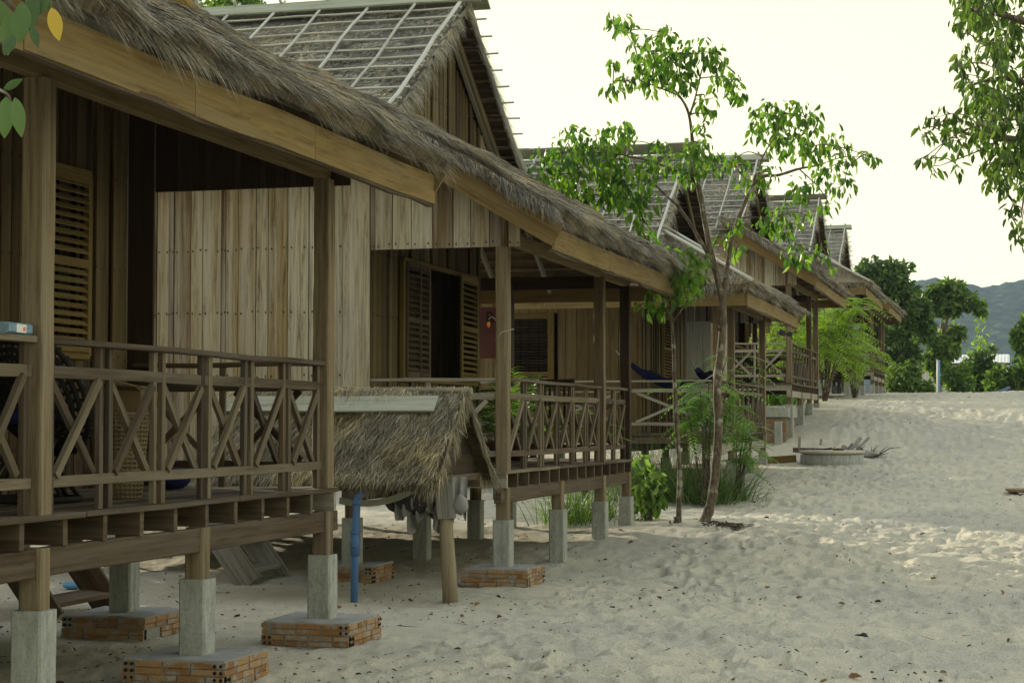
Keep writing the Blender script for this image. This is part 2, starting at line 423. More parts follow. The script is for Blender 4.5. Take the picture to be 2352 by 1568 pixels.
def thatch_patch(acc, p00, p10, p11, p01, n, L=(.07, .2), W=(.004, .008), lift=.22, droop=.4, th=.1, lat=.42, sd=0):
    """strands combed from the high edge (p01-p11) to the low edge (p00-p10)"""
    p00, p10, p11, p01 = [np.array(p, float) for p in (p00, p10, p11, p01)]
    u = rng.random(n)[:, None]; v = rng.random(n)[:, None]
    pos = (p00*(1-u)+p10*u)*(1-v)+(p01*(1-u)+p11*u)*v
    nn = np.cross(p10-p00, p01-p00); nn /= np.linalg.norm(nn)
    if nn[2] < 0: nn = -nn
    along = (p10-p00)/np.linalg.norm(p10-p00)
    dn = (p00-p01); dn = dn - along*np.dot(dn, along); dn /= np.linalg.norm(dn)
    cl = fbm(pos[:, 0]*2.2+sd, pos[:, 1]*2.2, 3, 3); cf = fbm(pos[:, 0]*9, pos[:, 1]*9+sd, 2, 9)
    lump = fbm(pos[:, 0]*1.3+sd, pos[:, 1]*1.9+sd, 3, 17)
    pos = pos + nn*(th + .03*cl[:, None] + .085*lump[:, None] + rng.random((n, 1))*.03)
    d = dn[None] + along[None]*(rng.normal(size=(n, 1))*lat + .16*cf[:, None]) + nn[None]*(lift*(rng.random((n, 1))*1.3) + .10*cf[:, None])
    ln = rng.uniform(*L, n)*(1+.5*cl)
    acc.add(blades_arr(pos, d, ln, rng.uniform(*W, n), rng.uniform(.3, 1, n)*droop), np.clip(.5+.26*cl+.16*cf+.15*lump+rng.normal(size=n)*.27, 0, .999))
def fringe(acc, a, b, out, n, L=(.1, .3), W=(.003, .006), droop=.8, depth=.12, zoff=.05, sd=0, thk=.1):
    """ragged hanging edge along a-b, strands leaving towards out"""
    a = np.array(a, float); b = np.array(b, float); out = np.array(out, float); out /= np.linalg.norm(out)
    u = rng.random(n)[:, None]
    al = (b-a); LL = np.linalg.norm(al); al /= LL
    pos = a*(1-u)+b*u - out*rng.random((n, 1))*depth
    cl = fbm(u[:, 0]*LL*3+sd, u[:, 0]*0+sd*1.7, 3, 5)
    pos[:, 2] += zoff + rng.random(n)*thk*.9
    d = out[None] + al[None]*(rng.normal(size=(n, 1))*.22 + .25*cl[:, None]) + np.array([[0, 0, 1.]])*rng.normal(size=(n, 1))*.12
    ln = rng.uniform(*L, n)*np.clip(1+1.1*cl, .35, 2.2)
    acc.add(blades_arr(pos, d, ln, rng.uniform(*W, n), rng.uniform(.3, 1.2, n)*droop, 3), np.clip(.5+.2*cl+rng.normal(size=n)*.28, 0, .999))

# ---------------------------------------------------------------- brick plinth
def plinth(parent, cx, cy, ztop, half=.32, hgt=.16, rot=0.):
    core = MB(); s = half-.012
    core.box(cx-s, cx+s, cy-s, cy+s, ztop-hgt-.1, ztop-.001, n=6, wob=.004, jit=.006, ch=.03)
    b = core; hl = core
    for row in range(2):
        z0 = ztop-.008-(row+1)*.078
        for side in range(4):
            x = -half + (.0 if (row+side) % 2 else .085)
            first = True
            while x < half-.04:
                L = min(.175, half-x)
                if random.random() > (.0 if row == 0 else .1):
                    for k in range(2):
                        za = z0+k*.038; zb = za+.034
                        off = random.uniform(-.004, .004)
                        if side == 0: b.box(cx+x, cx+x+L-.012, cy-half+off, cy-half+.05, za, zb, r=random.random(), m=1)
                        elif side == 1: b.box(cx+half-.05, cx+half+off, cy+x, cy+x+L-.012, za, zb, axis='y', r=random.random(), m=1)
                        elif side == 2: b.box(cx-x-L+.012, cx-x, cy+half-.05, cy+half+off, za, zb, m=1)
                        else: b.box(cx-half+off, cx-half+.05, cy-x-L+.012, cy-x, za, zb, axis='y', m=1)
                x += L
        for (ox, oy, ax) in ((half-.045, -half-.004, 'y'), (-half+.045, -half-.004, 'y'), (half+.004, -half+.045, 'x'), (half+.004, half-.045, 'x')):
            if random.random() < .4:
                for du in (-.019, .019):
                    for dz in (.017, .055):
                        c = Vector((cx+ox, cy+oy, z0+dz))
                        if ax == 'y': hl.tube([c+Vector((du, 0, 0)), c+Vector((du, .01, 0))], .0105, 8, m=2)
                        else: hl.tube([c+Vector((0, du, 0)), c+Vector((-.01, du, 0))], .0105, 8, m=2)
    return core.build('brick_plinth', [MORT, BRICK, HOLE], parent)

# ---------------------------------------------------------------- bungalow
def bungalow(Yc, ZD, m, label, lod=0, ridge_x=-1.0, RZ=5.2, plinths=(), win=True, posts=(-2.85, 1.25, 2.85), supp=(-2.85, -.72, 1.25, 2.85), dens=1., wallmat=None, sd=0):
    T = thing('thatched_bungalow', label, 'bungalow', (-4.6, Yc, ZD), 0, 'thatched bungalows on stilts in one row')
    q = lambda x, y, z: Vector((x, m*y, z))
    gz = lambda x, y: G(x-4.6, Yc+m*y)-ZD
    WL = wallmat or WALL_L
    # deck
    d = MB(); x = .07
    while x > -6.5:
        w = .13; seg = [-3.0, -1.1+random.uniform(-.5, .5), 1.0+random.uniform(-.5, .5), 3.0]
        for a_, b_ in zip(seg, seg[1:]):
            zz = random.uniform(-.003, .003)
            d.beam(q(x-w/2, a_+.004, -.015+zz), q(x-w/2, b_-.004, -.015+zz), w-.008, .03, n=4 if x > 0 else 1, wob=.004, ch=.08)
        x -= w
    d.build('deck', RAIL, T)
    # joists, beams
    y = -2.93; i = 0
    while y < 2.96:
        j = MB(); j.beam(q(-6.4, y, -.095), q(.05 if i else .06, y, -.095), .045, .13, ch=.06)
        j.build('joist', BEAML if i == 0 else BEAM, T); y += .419; i += 1
    for bx in (0, -1.5, -4, -6.3):
        b = MB(); b.beam(q(bx, -3.05, -.232), q(bx, 3.05, -.232), .07, .14, n=8, wob=.006, ch=.08); b.build('base_beam', BEAM if bx == 0 and sd < 2 else BEAML if bx == 0 else BEAM, T)
    # stilts and piers
    for bx in (0, -1.5, -4, -6.3):
        for sy in supp:
            if lod > 1 and bx < -2: continue
            gg = gz(bx, sy)
            top = min(max(-.46, gg+.25), -.38) if gg > -.75 else -.46
            key = (bx, sy)
            base = gg-.05
            if key in plinths: base = gg+.15; plinth(T, bx, m*sy, gg+.16)
            s = MB(); s.beam(q(bx, sy, top-.01), q(bx, sy, -.16), .115, .115, (1, 0, 0), n=2, wob=.003); s.build('stilt', POST, T)
            if base < top-.05:
                s = MB(); s.beam(q(bx, sy, base), q(bx, sy, top), .165, .165, (1, 0, 0), n=2, wob=.0, ch=.07, jit=.0012); s.build('concrete_pier', CONC, T)
    # porch posts
    for py in posts:
        s = MB(); s.beam(q(0, py, -.0), q(0, py, 2.14), .12, .12, (1, 0, 0), n=6, wob=.003, ch=.06); s.build('porch_post', POST if py < 0 or lod else DARKW if py > 2.5 and m > 0 else POST, T)
    s = MB(); s.beam(q(-1.5, 2.85, 0), q(-1.5, 2.85, 2.2), .12, .12, (1, 0, 0), n=3); s.build('porch_post', DARKW, T)
    # plates
    s = MB(); s.beam(q(0, -2.9, 2.2), q(0, 3.0, 2.2), .07, .13, n=6, wob=.004); s.build('porch_beam', OCHRE, T)
    s = MB(); s.beam(q(-3.0, 2.85, 2.19), q(-.04, 2.85, 2.19), .07, .16); s.build('tie_beam', DARKW, T)
    # walls
    def planks(axis, c, a0, a1, bot, top, mat, name, holes=(), wr=(.13, .21), nails=True, dark=None, parent=T):
        w_ = MB(); y = a0
        while y < a1-.01:
            w = min(random.uniform(*wr), a1-y)
            thin = name in ('side_wall', 'end_panel') and random.random() < .24
            if thin: w = min(.05, a1-y)
            elif a1-y-w < .05: w = a1-y
            yc = y+w/2; off = random.uniform(-.009, .009); th = .022
            zb = bot(yc) if callable(bot) else bot; zt = top(yc) if callable(top) else top
            segs = [(zb, zt)]
            for (h0, h1, z0, z1) in holes:
                if h0 < yc < h1:
                    ns = []
                    for (s0, s1) in segs:
                        if z0 > s0: ns.append((s0, min(s1, z0)))
                        if z1 < s1: ns.append((max(s0, z1), s1))
                    segs = ns
            rr = .833 if thin else random.random()
            if name == 'front_wall': off = random.choice((-.014, .012))
            ins = (.0165 if (axis == 'y' and c < 0) else -.0165)
            for (s0, s1) in segs:
                if s1-s0 < .03: continue
                if name != 'front_wall' and y > a0+.01:
                    if axis == 'x': w_.beam(q(c+ins*1.3, y, s0), q(c+ins*1.3, y, s1), .04, .003, (1, 0, 0), m=1, ch=0)
                    else: w_.beam(q(y, c+ins*1.3, s0), q(y, c+ins*1.3, s1), .04, .003, (0, 1, 0), m=1, ch=0)
                if axis == 'x': A = q(c+off, yc, s0); B = q(c+off, yc, s1); up = (1, 0, 0)
                else: A = q(yc, c+off, s0); B = q(yc, c+off, s1); up = (0, 1, 0)
                w_.beam(A, B, (w-.007) if name != 'front_wall' else (w-.004 if random.random() < .3 else w-.016), th, up, n=1, ch=.12, r=rr, jit=.002)
                if nails and lod < 1:
                    zn = .28
                    while zn < s1-.05:
                        if zn > s0:
                            for dy in (-.32, .32):
                                yy = yc+dy*w; z_ = zn+random.uniform(-.012, .012)
                                if axis == 'x': w_.beam(q(c+off+.011, yy, z_), q(c+off+.0145, yy, z_), .013, .019, m=1, ch=0, jit=.002)
                                else: w_.beam(q(yy, c+off-.0145, z_), q(yy, c+off-.011, z_), .013, .019, m=1, ch=0, jit=.002)
                        zn += .62
            y += w
        return w_.build(name, [mat, NAIL], parent)
    roofz = lambda yy: RZ-.65*abs(yy)-.15
    # front wall, with window opening
    win_y = (-1.45, 1.27) if m > 0 else (1.55, 2.2) if sd == 0 else (.2, 1.2)
    wy = win_y if m > 0 else (-win_y[1], -win_y[0])
    wz = (.9, 2.14)
    yb0, yb1 = -2.85, 1.5
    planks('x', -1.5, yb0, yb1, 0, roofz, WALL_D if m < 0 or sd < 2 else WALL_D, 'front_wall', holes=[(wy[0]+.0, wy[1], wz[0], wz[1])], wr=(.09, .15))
    planks('x', -1.49, yb1, 2.9, 2.75, roofz, WL, 'gable_wall', nails=False)
    # window
    fr = MB()
    for (a_, b_) in ((q(-1.47, wy[0], wz[0]), q(-1.47, wy[1], wz[0])), (q(-1.47, wy[0], wz[1]), q(-1.47, wy[1], wz[1]))): fr.beam(a_, b_, .05, .05)
    for yy in (wy[0], wy[1]): fr.beam(q(-1.47, yy, wz[0]), q(-1.47, yy, wz[1]), .05, .05, (1, 0, 0))
    wf = fr.build('window', OCHRE2, T)
    def shutter(yh, w, ang, mat=OCHRE2, par=wf, nl=16):
        """louvred leaf hinged at yh"""
        s = MB(); H = wz[1]-wz[0]-.04; ca, sa = math.cos(ang), math.sin(ang)
        def pt(u, z, o=0): return q(-1.44 + abs(sa)*abs(u) + o*ca, yh+u*ca, wz[0]+.02+z)
        sg = 1 if w > 0 else -1
        for u in (.03*sg, w-.03*sg): s.beam(pt(u, 0), pt(u, H), .055, .03, (ca, sa, 0))
        for z in (.03, H/2, H-.03): s.beam(pt(.05*sg, z), pt(w-.05*sg, z), .028, .06)
        for half in (0, 1):
            for i in range(nl//2):
                z = .075+half*(H/2) + i*(H/2-.09)/(nl//2)+.01
                s.beam(pt(.055*sg, z), pt(w-.055*sg, z), .045, .009, Vector((.75, 0, .75)), ch=0)
        s.build('shutter', mat, par)
    if m > 0:
        shutter(wy[0]+.02, .38, .12, BEAM); shutter(wy[0]+.41, .38, .05, BEAM)
        shutter(wy[1]-.02, -.86, .06)
        bk = MB(); bk.box(-1.95, -1.93, m*wy[0], m*wy[1], .9, 2.1, axis='y'); bk.build('dark_window_backing', DARKW, wf)  # dark sheet stands in for the unlit room behind the opening
    else:
        shutter(wy[0]+.01, (wy[1]-wy[0])-.02, .0, nl=18)
    # near / cut-end side wall and body
    doorx = (-4.0, -3.05)
    planks('y', -2.86, -6.4, -1.5, 0, 3.05, WL, 'side_wall', wr=(.12, .22))
    dh = [(doorx[0], doorx[1], 0, 2.08)]
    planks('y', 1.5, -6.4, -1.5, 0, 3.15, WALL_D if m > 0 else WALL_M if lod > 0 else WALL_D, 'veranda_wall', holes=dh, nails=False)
    planks('x', -6.4, -2.85, 1.5, 0, roofz, WALL_D, 'rear_wall', nails=False, wr=(.2, .3))
    dd = MB(); e = 1.53
    for xx in (doorx[0]+.05, doorx[1]-.05): dd.beam(q(xx, e, 0), q(xx, e, 2.08), .04, .11, (1, 0, 0))
    for zz, hh in ((2.03, .1), (1.02, .08), (.06, .12)): dd.beam(q(doorx[0]+.1, e, zz), q(doorx[1]-.1, e, zz), .035, hh)
    dr = dd.build('door', OCHRE2, T)
    pl = MB()
    for k in range(5): pl.beam(q(doorx[0]+.1, e, .2+k*.17), q(doorx[1]-.1, e, .2+k*.17), .02, .16)
    pl.build('door_panel', WALL_L, dr)
    lv = MB()
    for k in range(17): lv.beam(q(doorx[0]+.1, e, 1.1+k*.053), q(doorx[1]-.1, e, 1.1+k*.053), .045, .008, (0, .7, .7), ch=0)
    lv.build('louvre', DARKW, dr)
    lk = MB(); lk.tube([q(doorx[0]+.06, e+.02, 1.0), q(doorx[0]+.06, e+.06, 1.0), q(doorx[0]+.14, e+.06, 1.0)], .012); lk.build('handle', METALD, dr)
    # corner board and plank panel under the porch roof at the cut end
    rz = lambda xx: 2.28+.58*(.65-xx)
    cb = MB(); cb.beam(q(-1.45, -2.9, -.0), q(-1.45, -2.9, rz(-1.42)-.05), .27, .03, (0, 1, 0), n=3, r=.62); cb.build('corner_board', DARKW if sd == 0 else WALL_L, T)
    planks('y', -2.9, -1.31, .18, 2.1, lambda xx: rz(xx)-.08, DARKW if sd == 0 else WL, 'end_panel', wr=(.16, .24))  # shade inside the first bungalow's end is put into this panel's dark colour
    if sd == 0:
        planks('x', -6.45, -2.9, 2.9, -1.1, -.01, DARKW, 'light_block_skirting', nails=False)  # boards added to block light coming in under the floor from behind
    # rafters
    for ry in (-2.4, -1.2, 0, 1.2, 2.3):
        s = MB(); s.beam(q(.6, ry, rz(.6)-.1), q(-1.5, ry, rz(-1.5)-.1), .045, .09); s.build('rafter', BEAML if ry > 1 else BEAM, T)
    for rx in (-2.6, -1.9, -1.2, -.5):
        s = MB(); s.beam(q(rx, 3.8, rz(.65)-.12), q(rx, 1.75+max(0, rx+1.45), rz(.65)-.12+.58*(2.05-max(0, rx+1.45))), .04, .08); s.build('rafter', BEAML, T)
    bt = MB()
    for k in range(12):
        xx = .5-k*.17; bt.beam(q(xx, -3.3, rz(xx)-.04), q(xx, 3.85-(.65-xx), rz(xx)-.04), .02, .02, ch=0)
        yy = 3.7-k*.17; bt.beam(q(-3, yy, rz(.65)-.04+.58*(3.85-yy)), q(.65-(3.85-yy), yy, rz(.65)-.04+.58*(3.85-yy)), .02, .02, ch=0)
    bt.build('roof_lath', BEAML, T)
    # fascias
    s = MB()
    for (fa, fb) in ((-3.4, -1.05), (-1.045, .62), (.625, 2.3), (2.305, 3.78)):
        s.beam(q(.62, fa, 2.11+random.uniform(-.006, .006)), q(.62, fb, 2.11+random.uniform(-.006, .006)), .028, .21, n=3, wob=.006, r=random.random())
    s.build('fascia_board', OCHRE, T)
    s = MB(); s.beam(q(.6, -3.38, 2.005), q(.6, 3.7, 2.005), .04, .034, n=16, wob=.013); s.build('fascia_trim', BEAM, T)
    s = MB(); s.beam(q(.66, -3.4, 2.13), q(-1.05, -3.4, 2.13+.6*1.71), .21, .028, (0, 1, 0), n=3, wob=.004, r=.9); s.build('barge_board', OCHRE, T)
    s = MB(); s.beam(q(.6, 3.79, 2.11), q(-3.2, 3.79, 2.11), .028, .2, n=4, wob=.005); s.build('fascia_board', OCHRE, T)
    s = MB(); s.beam(q(-1.0, -3.36, 3.02), q(-6.8, -3.36, 3.02), .03, .2); s.build('fascia_board', OCHRE, T)
    # lower roof
    lo = MB(); th = .1
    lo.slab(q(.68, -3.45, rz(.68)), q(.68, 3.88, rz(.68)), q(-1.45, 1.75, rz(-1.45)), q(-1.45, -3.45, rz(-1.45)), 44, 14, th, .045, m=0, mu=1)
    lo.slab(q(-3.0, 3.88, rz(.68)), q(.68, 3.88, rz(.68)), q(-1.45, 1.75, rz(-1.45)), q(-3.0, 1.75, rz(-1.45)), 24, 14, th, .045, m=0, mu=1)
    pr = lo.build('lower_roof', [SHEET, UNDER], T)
    ac = Acc(); nb = int(120000*dens)
    ws = 1/math.sqrt(max(dens, .1)); W = (.003*ws, .0062*ws)
    thatch_patch(ac, q(.7, -3.45, rz(.7)), q(.7, 3.88, rz(.7)), q(-1.45, 1.75, rz(-1.45)), q(-1.45, -3.45, rz(-1.45)), nb, W=W, sd=sd, th=th, lift=.28)
    thatch_patch(ac, q(-3.0, 3.88, rz(.68)), q(.7, 3.88, rz(.7)), q(-1.45, 1.75, rz(-1.45)), q(-3.0, 1.75, rz(-1.45)), nb//3, W=W, sd=sd+3, th=th)
    sl = np.array([1, 0, -.45])
    fringe(ac, q(.68, -3.5, rz(.68)), q(.68, 3.9, rz(.68)), sl, int(9000*dens), L=(.03, .12), W=W, droop=.8, zoff=.0, sd=sd)
    fringe(ac, q(-3, 3.9, rz(.68)), q(.68, 3.9, rz(.68)), np.array([0, m, -.45]), int(4000*dens), L=(.08, .22), W=W, droop=.7, zoff=.0, sd=sd+1)
    fringe(ac, q(.68, -3.5, rz(.68)), q(-1.45, -3.5, rz(-1.45)), np.array([.45, -m, -.3]), int(4500*dens), L=(.05, .2), W=W, droop=.6, zoff=.02, sd=sd+2)
    ac.build('thatch', STRAW, pr)
    if sd == 0:   # golden new straw near the top of the first lower roof
        a2 = Acc(); thatch_patch(a2, q(-.8, -2.1, rz(-.8)+.03), q(-.8, -1.2, rz(-.8)+.03), q(-1.3, -1.3, rz(-1.3)+.03), q(-1.3, -2.3, rz(-1.3)+.03), 3500, W=(.004, .007), th=.13); a2.build('new_straw', STRAWG, pr)
    if m < 0 and lod > 0:
        s = MB(); s.tube([q(-1.45, 2.0, rz(-1.45)+.16), q(-.6, 2.85, rz(-.6)+.17), q(.75, 4.1, rz(.7)+.14)], .028, 7, r=.9)
        s.tube([q(-1.2, 1.6, rz(-1.3)+.19), q(-.2, 2.6, rz(-.3)+.17)], .028, 7, r=.9); s.build('hip_pole', POLE, pr)
    # main roof: courses on both slopes
    XB = -7.0; HW = 3.12; slope = .65; nl = math.hypot(HW, HW*slope)
    mr = MB(); ac = Acc(); NC = 13
    for sgn in (-1, 1):
        for k in range(NC):
            t0 = k/NC; t1 = min(1, (k+1.3)/NC)
            y1, y0 = HW*t0*sgn, HW*t1*sgn
            A = q(XB, y0, RZ-abs(y0)*slope+.0); B = q(ridge_x, y0, RZ-abs(y0)*slope)
            C_ = q(ridge_x, y1, RZ-abs(y1)*slope-.03); D_ = q(XB, y1, RZ-abs(y1)*slope-.03)
            mr.slab(A, B, C_, D_, 26 if lod < 1 else 12, 1, .05, .02, 4., m=0, mu=1)
            near = (sgn*m < 0)
            cnt = int((5200 if near else 900)*dens)
            if sd == 0: cnt = 500
            o_ = Vector((0, 0, .035))
            thatch_patch(ac, A+o_*.3, B+o_*.3, C_+o_, D_+o_, cnt, L=(.05, .12), W=(.005*ws, .010*ws), lift=.35, droop=.1, th=.04, lat=.35, sd=sd+k)
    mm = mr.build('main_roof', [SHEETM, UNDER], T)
    for sgn in (-1, 1):
        fringe(ac, q(ridge_x, 0, RZ), q(ridge_x, HW*sgn, RZ-HW*slope), np.array([1, 0, -.6]), int(3000*dens), L=(.03, .2 if sgn*m > 0 else .14), W=(.003*ws, .006*ws), droop=.9, zoff=-.02, depth=.1, sd=sd+k, thk=.06)
        fringe(ac, q(XB, HW*sgn, RZ-HW*slope), q(ridge_x, HW*sgn, RZ-HW*slope), np.array([0, sgn*m, -.65]), int(1500*dens), L=(.05, .2), W=(.003*ws, .006*ws), droop=.5, zoff=0, sd=sd+k)
    ac.build('thatch', STRAWT, mm)
    # poles and laths over the roof
    for sgn in (-1, 1):
        for k in range(NC+1):
            t = (k+.35)/(NC+.4); yy = HW*t*sgn; zz = RZ-abs(yy)*slope+.15
            s = MB(); ex = .14 if sgn*m > 0 else .02
            s.beam(q(XB, yy, zz), q(ridge_x+ex+random.uniform(-.02, .03), yy, zz), .024, .02, (0, -sgn*.5*m, 1), n=12, wob=.012, ch=.2)
            s.build('batten', POLE, mm)
        x_ = ridge_x-.02; k = 0
        while x_ > XB:
            y0, y1 = -.0, HW+.05
            s = MB(); zo = .175
            s.beam(q(x_, -.09*sgn, RZ+.06+zo), q(x_-.02, HW*sgn, RZ-HW*slope+zo), .03 if k else .044, .026, (0, sgn, 1), n=8, wob=.012, ch=.25); s.build('roof_pole', POLE, mm)
            x_ -= .56 if k else .52; k += 1
    s = MB()
    for sgn in (-1, 1):
        s.beam(q(XB, .13*sgn, RZ+.11), q(ridge_x+.20, .13*sgn, RZ+.11), .27, .022, (0, sgn*.55, .84), n=5, wob=.005)
    s.build('ridge_board', RIDGE, mm)
    lt = MB()
    for sgn in (-1, 1):
        for k in range(22):
            yy = HW*(k+.5)/22*sgn; lt.beam(q(-2.6, yy, RZ-abs(yy)*slope-.045), q(ridge_x-.03, yy, RZ-abs(yy)*slope-.045), .018, .03, ch=0)
    lt.build('roof_lath', BEAM, mm)
    for sgn in (-1, 1):
        s = MB(); s.beam(q(ridge_x-.2, 0, RZ-.12), q(ridge_x-.2, (HW-.15)*sgn, RZ-.12-(HW-.15)*slope), .05, .09, (0, 0, 1)); s.build('rafter', POST, mm)
        s = MB(); s.beam(q(-1.44, 0, RZ-.13), q(-1.44, (HW-.4)*sgn, RZ-.13-(HW-.4)*slope), .05, .09, (0, 0, 1)); s.build('rafter', BEAML, mm)
    # railings
    def railing(a, b, name='railing', pitch=.65, pair=True, mat=RAIL):
        a = Vector(a); b = Vector(b); d = (b-a); L = d.length; d.normalize(); z = Vector((0, 0, 1)); nrm = d.cross(z)
        s = MB(); sag = random.uniform(-.01, .01)
        s.beam(a+z*.855, b+z*.855, .085, .032, n=6, wob=.006, ch=.15); rl = s.build(name, mat, T)
        s = MB(); s.beam(a+z*.70+nrm*.0, b+z*.70+nrm*.0, .032, .06, n=4, wob=.004); s.build('middle_rail', mat, rl)
        s = MB(); s.beam(a+z*.155, b+z*.155, .032, .055, n=4, wob=.004); s.build('bottom_rail', mat, rl)
        n = max(1, round(L/pitch)); p = L/n
        for i in range(n+1):
            for o_ in ((-.052, .052) if pair else (0,)):
                t = i*p+o_
                if t < .02 or t > L-.02: continue
                c = a+d*t
                s = MB(); s.beam(c+z*0, c+z*.84, .03, .045, tuple(d), ch=.08, jit=.003, r=random.random()); s.build('baluster', mat, rl)
        for i in range(n):
            u0 = a+d*(i*p+.09); u1 = a+d*((i+1)*p-.09); dz = random.uniform(-.015, .015)
            s = MB(); s.beam(u0+z*.185+nrm*.016, u1+z*(.665+dz)+nrm*.016, .028, .045, ch=.08, jit=.003); s.build('cross_brace', mat, rl)
            s = MB(); s.beam(u0+z*.665-nrm*.016, u1+z*(.185+dz)-nrm*.016, .028, .045, ch=.08, jit=.003); s.build('cross_brace', mat, rl)
    ps = sorted(posts)
    for a_, b_ in zip(ps, ps[1:]):
        A, B = (a_+.07, b_-.07)
        pp = [q(.0, A, 0), q(.0, B, 0)]
        pp.sort(key=lambda v: v.y); railing(pp[0], pp[1])
    railing(q(-1.42, -2.83, 0), q(-.07, -2.83, 0), pair=False, mat=RAIL if m < 0 else BEAML)
    railing(q(-4.2, 2.85, 0), q(-1.58, 2.85, 0), pair=False, mat=BEAML if m < 0 else RAIL, pitch=1.1)
    railing(q(-1.42, 2.85, 0), q(-.07, 2.85, 0), pair=False, mat=BEAML if m < 0 else RAIL, pitch=1.1)
    return T

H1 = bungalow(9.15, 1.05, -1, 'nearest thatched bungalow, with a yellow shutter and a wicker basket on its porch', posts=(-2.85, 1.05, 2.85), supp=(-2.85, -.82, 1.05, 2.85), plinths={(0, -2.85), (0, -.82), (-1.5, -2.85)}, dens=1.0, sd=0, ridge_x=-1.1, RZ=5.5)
H2 = bungalow(19.55, 1.05, 1, 'second thatched bungalow from the left, with an open grey louvred window and a pole-covered roof', posts=(-2.85, 1.37, 2.85), supp=(-2.85, -.68, 1.37, 2.85), plinths={(0, -2.85), (-1.5, -2.85)}, dens=.9, sd=1.3, ridge_x=-1.2, RZ=5.06)
H3 = bungalow(32.6, 1.32, -1, 'third thatched bungalow, behind the leafy young tree, with blue hammocks on its porch', lod=1, dens=.4, sd=2.3, ridge_x=-.9, RZ=4.98)
H4 = bungalow(42.75, 2.35, 1, 'fourth thatched bungalow, raised above a brick tank, with a floodlight on its post', lod=1, dens=.3, sd=3.7, ridge_x=-.98)
H5 = bungalow(57.3, 3.15, -1, 'fifth thatched bungalow, mostly hidden behind the feathery yellow-green shrub', lod=1, dens=.2, sd=4.1, ridge_x=-1.0)
H6 = bungalow(67.5, 3.27, 1, 'farthest thatched bungalow at the end of the row, beside the dark tree', lod=1, dens=.2, sd=5.9, ridge_x=-1.1)

# ---------------------------------------------------------------- sand
ang = np.concatenate([np.radians(np.arange(-180, -31, 4.)), np.radians(np.arange(-31.5, 1.6, .05)), np.radians(np.arange(4, 180, 4.))])
rad = np.concatenate([[.5, 2.0, 3.5], 5*np.exp(np.arange(0, 620)*.0048), [110, 130, 160, 200, 300, 500, 900, 1600, 3000]])
A_, R_ = np.meshgrid(ang, rad)
X = R_*np.sin(A_); Y = R_*np.cos(A_)
Z = g0(X, Y)
near = np.clip((140-R_)/60, 0, 1)
Z = Z + near*(.045*fbm(X*.35, Y*.35, 3, 1) + .02*fbm(X*1.4, Y*1.4, 3, 2))
wx = X + .25*fbm(X*2, Y*2, 2, 21); wy = Y + .25*fbm(X*2, Y*2, 2, 22)
und = np.clip((X+4.4)/1.2, .25, 1)
c1 = cells(wx*2.3, wy*1.7, 31); c2 = cells(wx*3.9, wy*3.0, 37)
dent = lambda c, r: -np.clip(1-c/r, 0, 1)**1.5*1.0 + .35*np.exp(-((c-r)/.13)**2)
Z = Z + near*und*(.052*dent(c1, .5)*(.5+.5*vnoise(X*.6, Y*.6, 8)+.3) + .042*dent(c2, .5) + .02*dent(cells(wx*6.5, wy*5.0, 41), .5)) + near*.010*fbm(X*7, Y*7, 3, 14)
V = np.stack([X, Y, Z], -1).reshape(-1, 3)
na, nr = len(ang), len(rad)
i, j = np.meshgrid(np.arange(na), np.arange(nr-1)); i2 = (i+1) % na
F = np.stack([j*na+i, (j+1)*na+i, (j+1)*na+i2, j*na+i2], -1).reshape(-1, 4)
me_o = np_build('sand_ground', V, F, np.zeros(len(F)), SAND, smooth=True)
# close the centre
tag(me_o, 'pale trampled beach sand running up to a low crest', None, kind='structure')

# ---------------------------------------------------------------- thatched shelter between the first two bungalows
SX, SY = -4.55, 15.35
sh = thing('thatched_shelter', 'small low thatched shelter on a round log post between the first two bungalows', 'shelter', (SX, SY, 0))
L_ = 2.15; hw = .85; zr = 1.70; ze = .98
s = MB()
for sgn in (-1, 1):
    s.slab((-L_, hw*sgn, ze), (0, hw*sgn, ze), (0, 0, zr), (-L_, 0, zr), 16, 8, .07, .03, m=0, mu=1)
sr = s.build('roof', [SHEET, UNDER], sh)
ac = Acc()
for sgn in (-1, 1):
    thatch_patch(ac, (-L_, (hw+.03)*sgn, ze-.02), (0, (hw+.03)*sgn, ze-.02), (0, 0, zr), (-L_, 0, zr), 26000 if sgn < 0 else 5000, L=(.07, .18), W=(.004, .008), lift=.3, th=.07, lat=.25, droop=.15)
    fringe(ac, (-L_, (hw+.03)*sgn, ze), (.02, (hw+.03)*sgn, ze), (0, sgn, -.9), 2600, L=(.06, .17), W=(.005, .008), droop=.4, zoff=-.02, thk=.07)
    fringe(ac, (.0, 0, zr), (.0, hw*sgn, ze), (.5, sgn*.6, -1.1), 1300, L=(.04, .13), W=(.004, .008), droop=.9, zoff=-.02, thk=.07, depth=.08)
ac.build('thatch', STRAWY, sr)
s = MB(); s.tube([(-L_, 0, zr+.07), (-1.4, 0, zr+.065), (-.6, 0, zr+.075), (.04, 0, zr+.07)], .035, 8, r=.4)
for k in range(90): s.tube([(-L_+k*.0243, -.045, zr+.055), (-L_+k*.0243+.012, 0, zr+.112), (-L_+k*.0243+.02, .045, zr+.055)], .006, 4)
s.build('woven_ridge', STRAWY, sr)
s = MB(); s.beam((-L_, -.30, zr-.04), (-.2, -.27, zr-.04), .2, .02, (0, -.65, .76), n=4, wob=.004, r=.8); s.build('cover_board', RIDGE, sr)
s = MB()
for k in range(8): s.beam((-.12, -hw+.08+k*.09, ze+.03+k*.082), (-.12, hw-.08-k*.09, ze+.03+k*.082), .02, .085, n=3, wob=.008)
s.build('gable_slats', DARKW, sh)
s = MB()
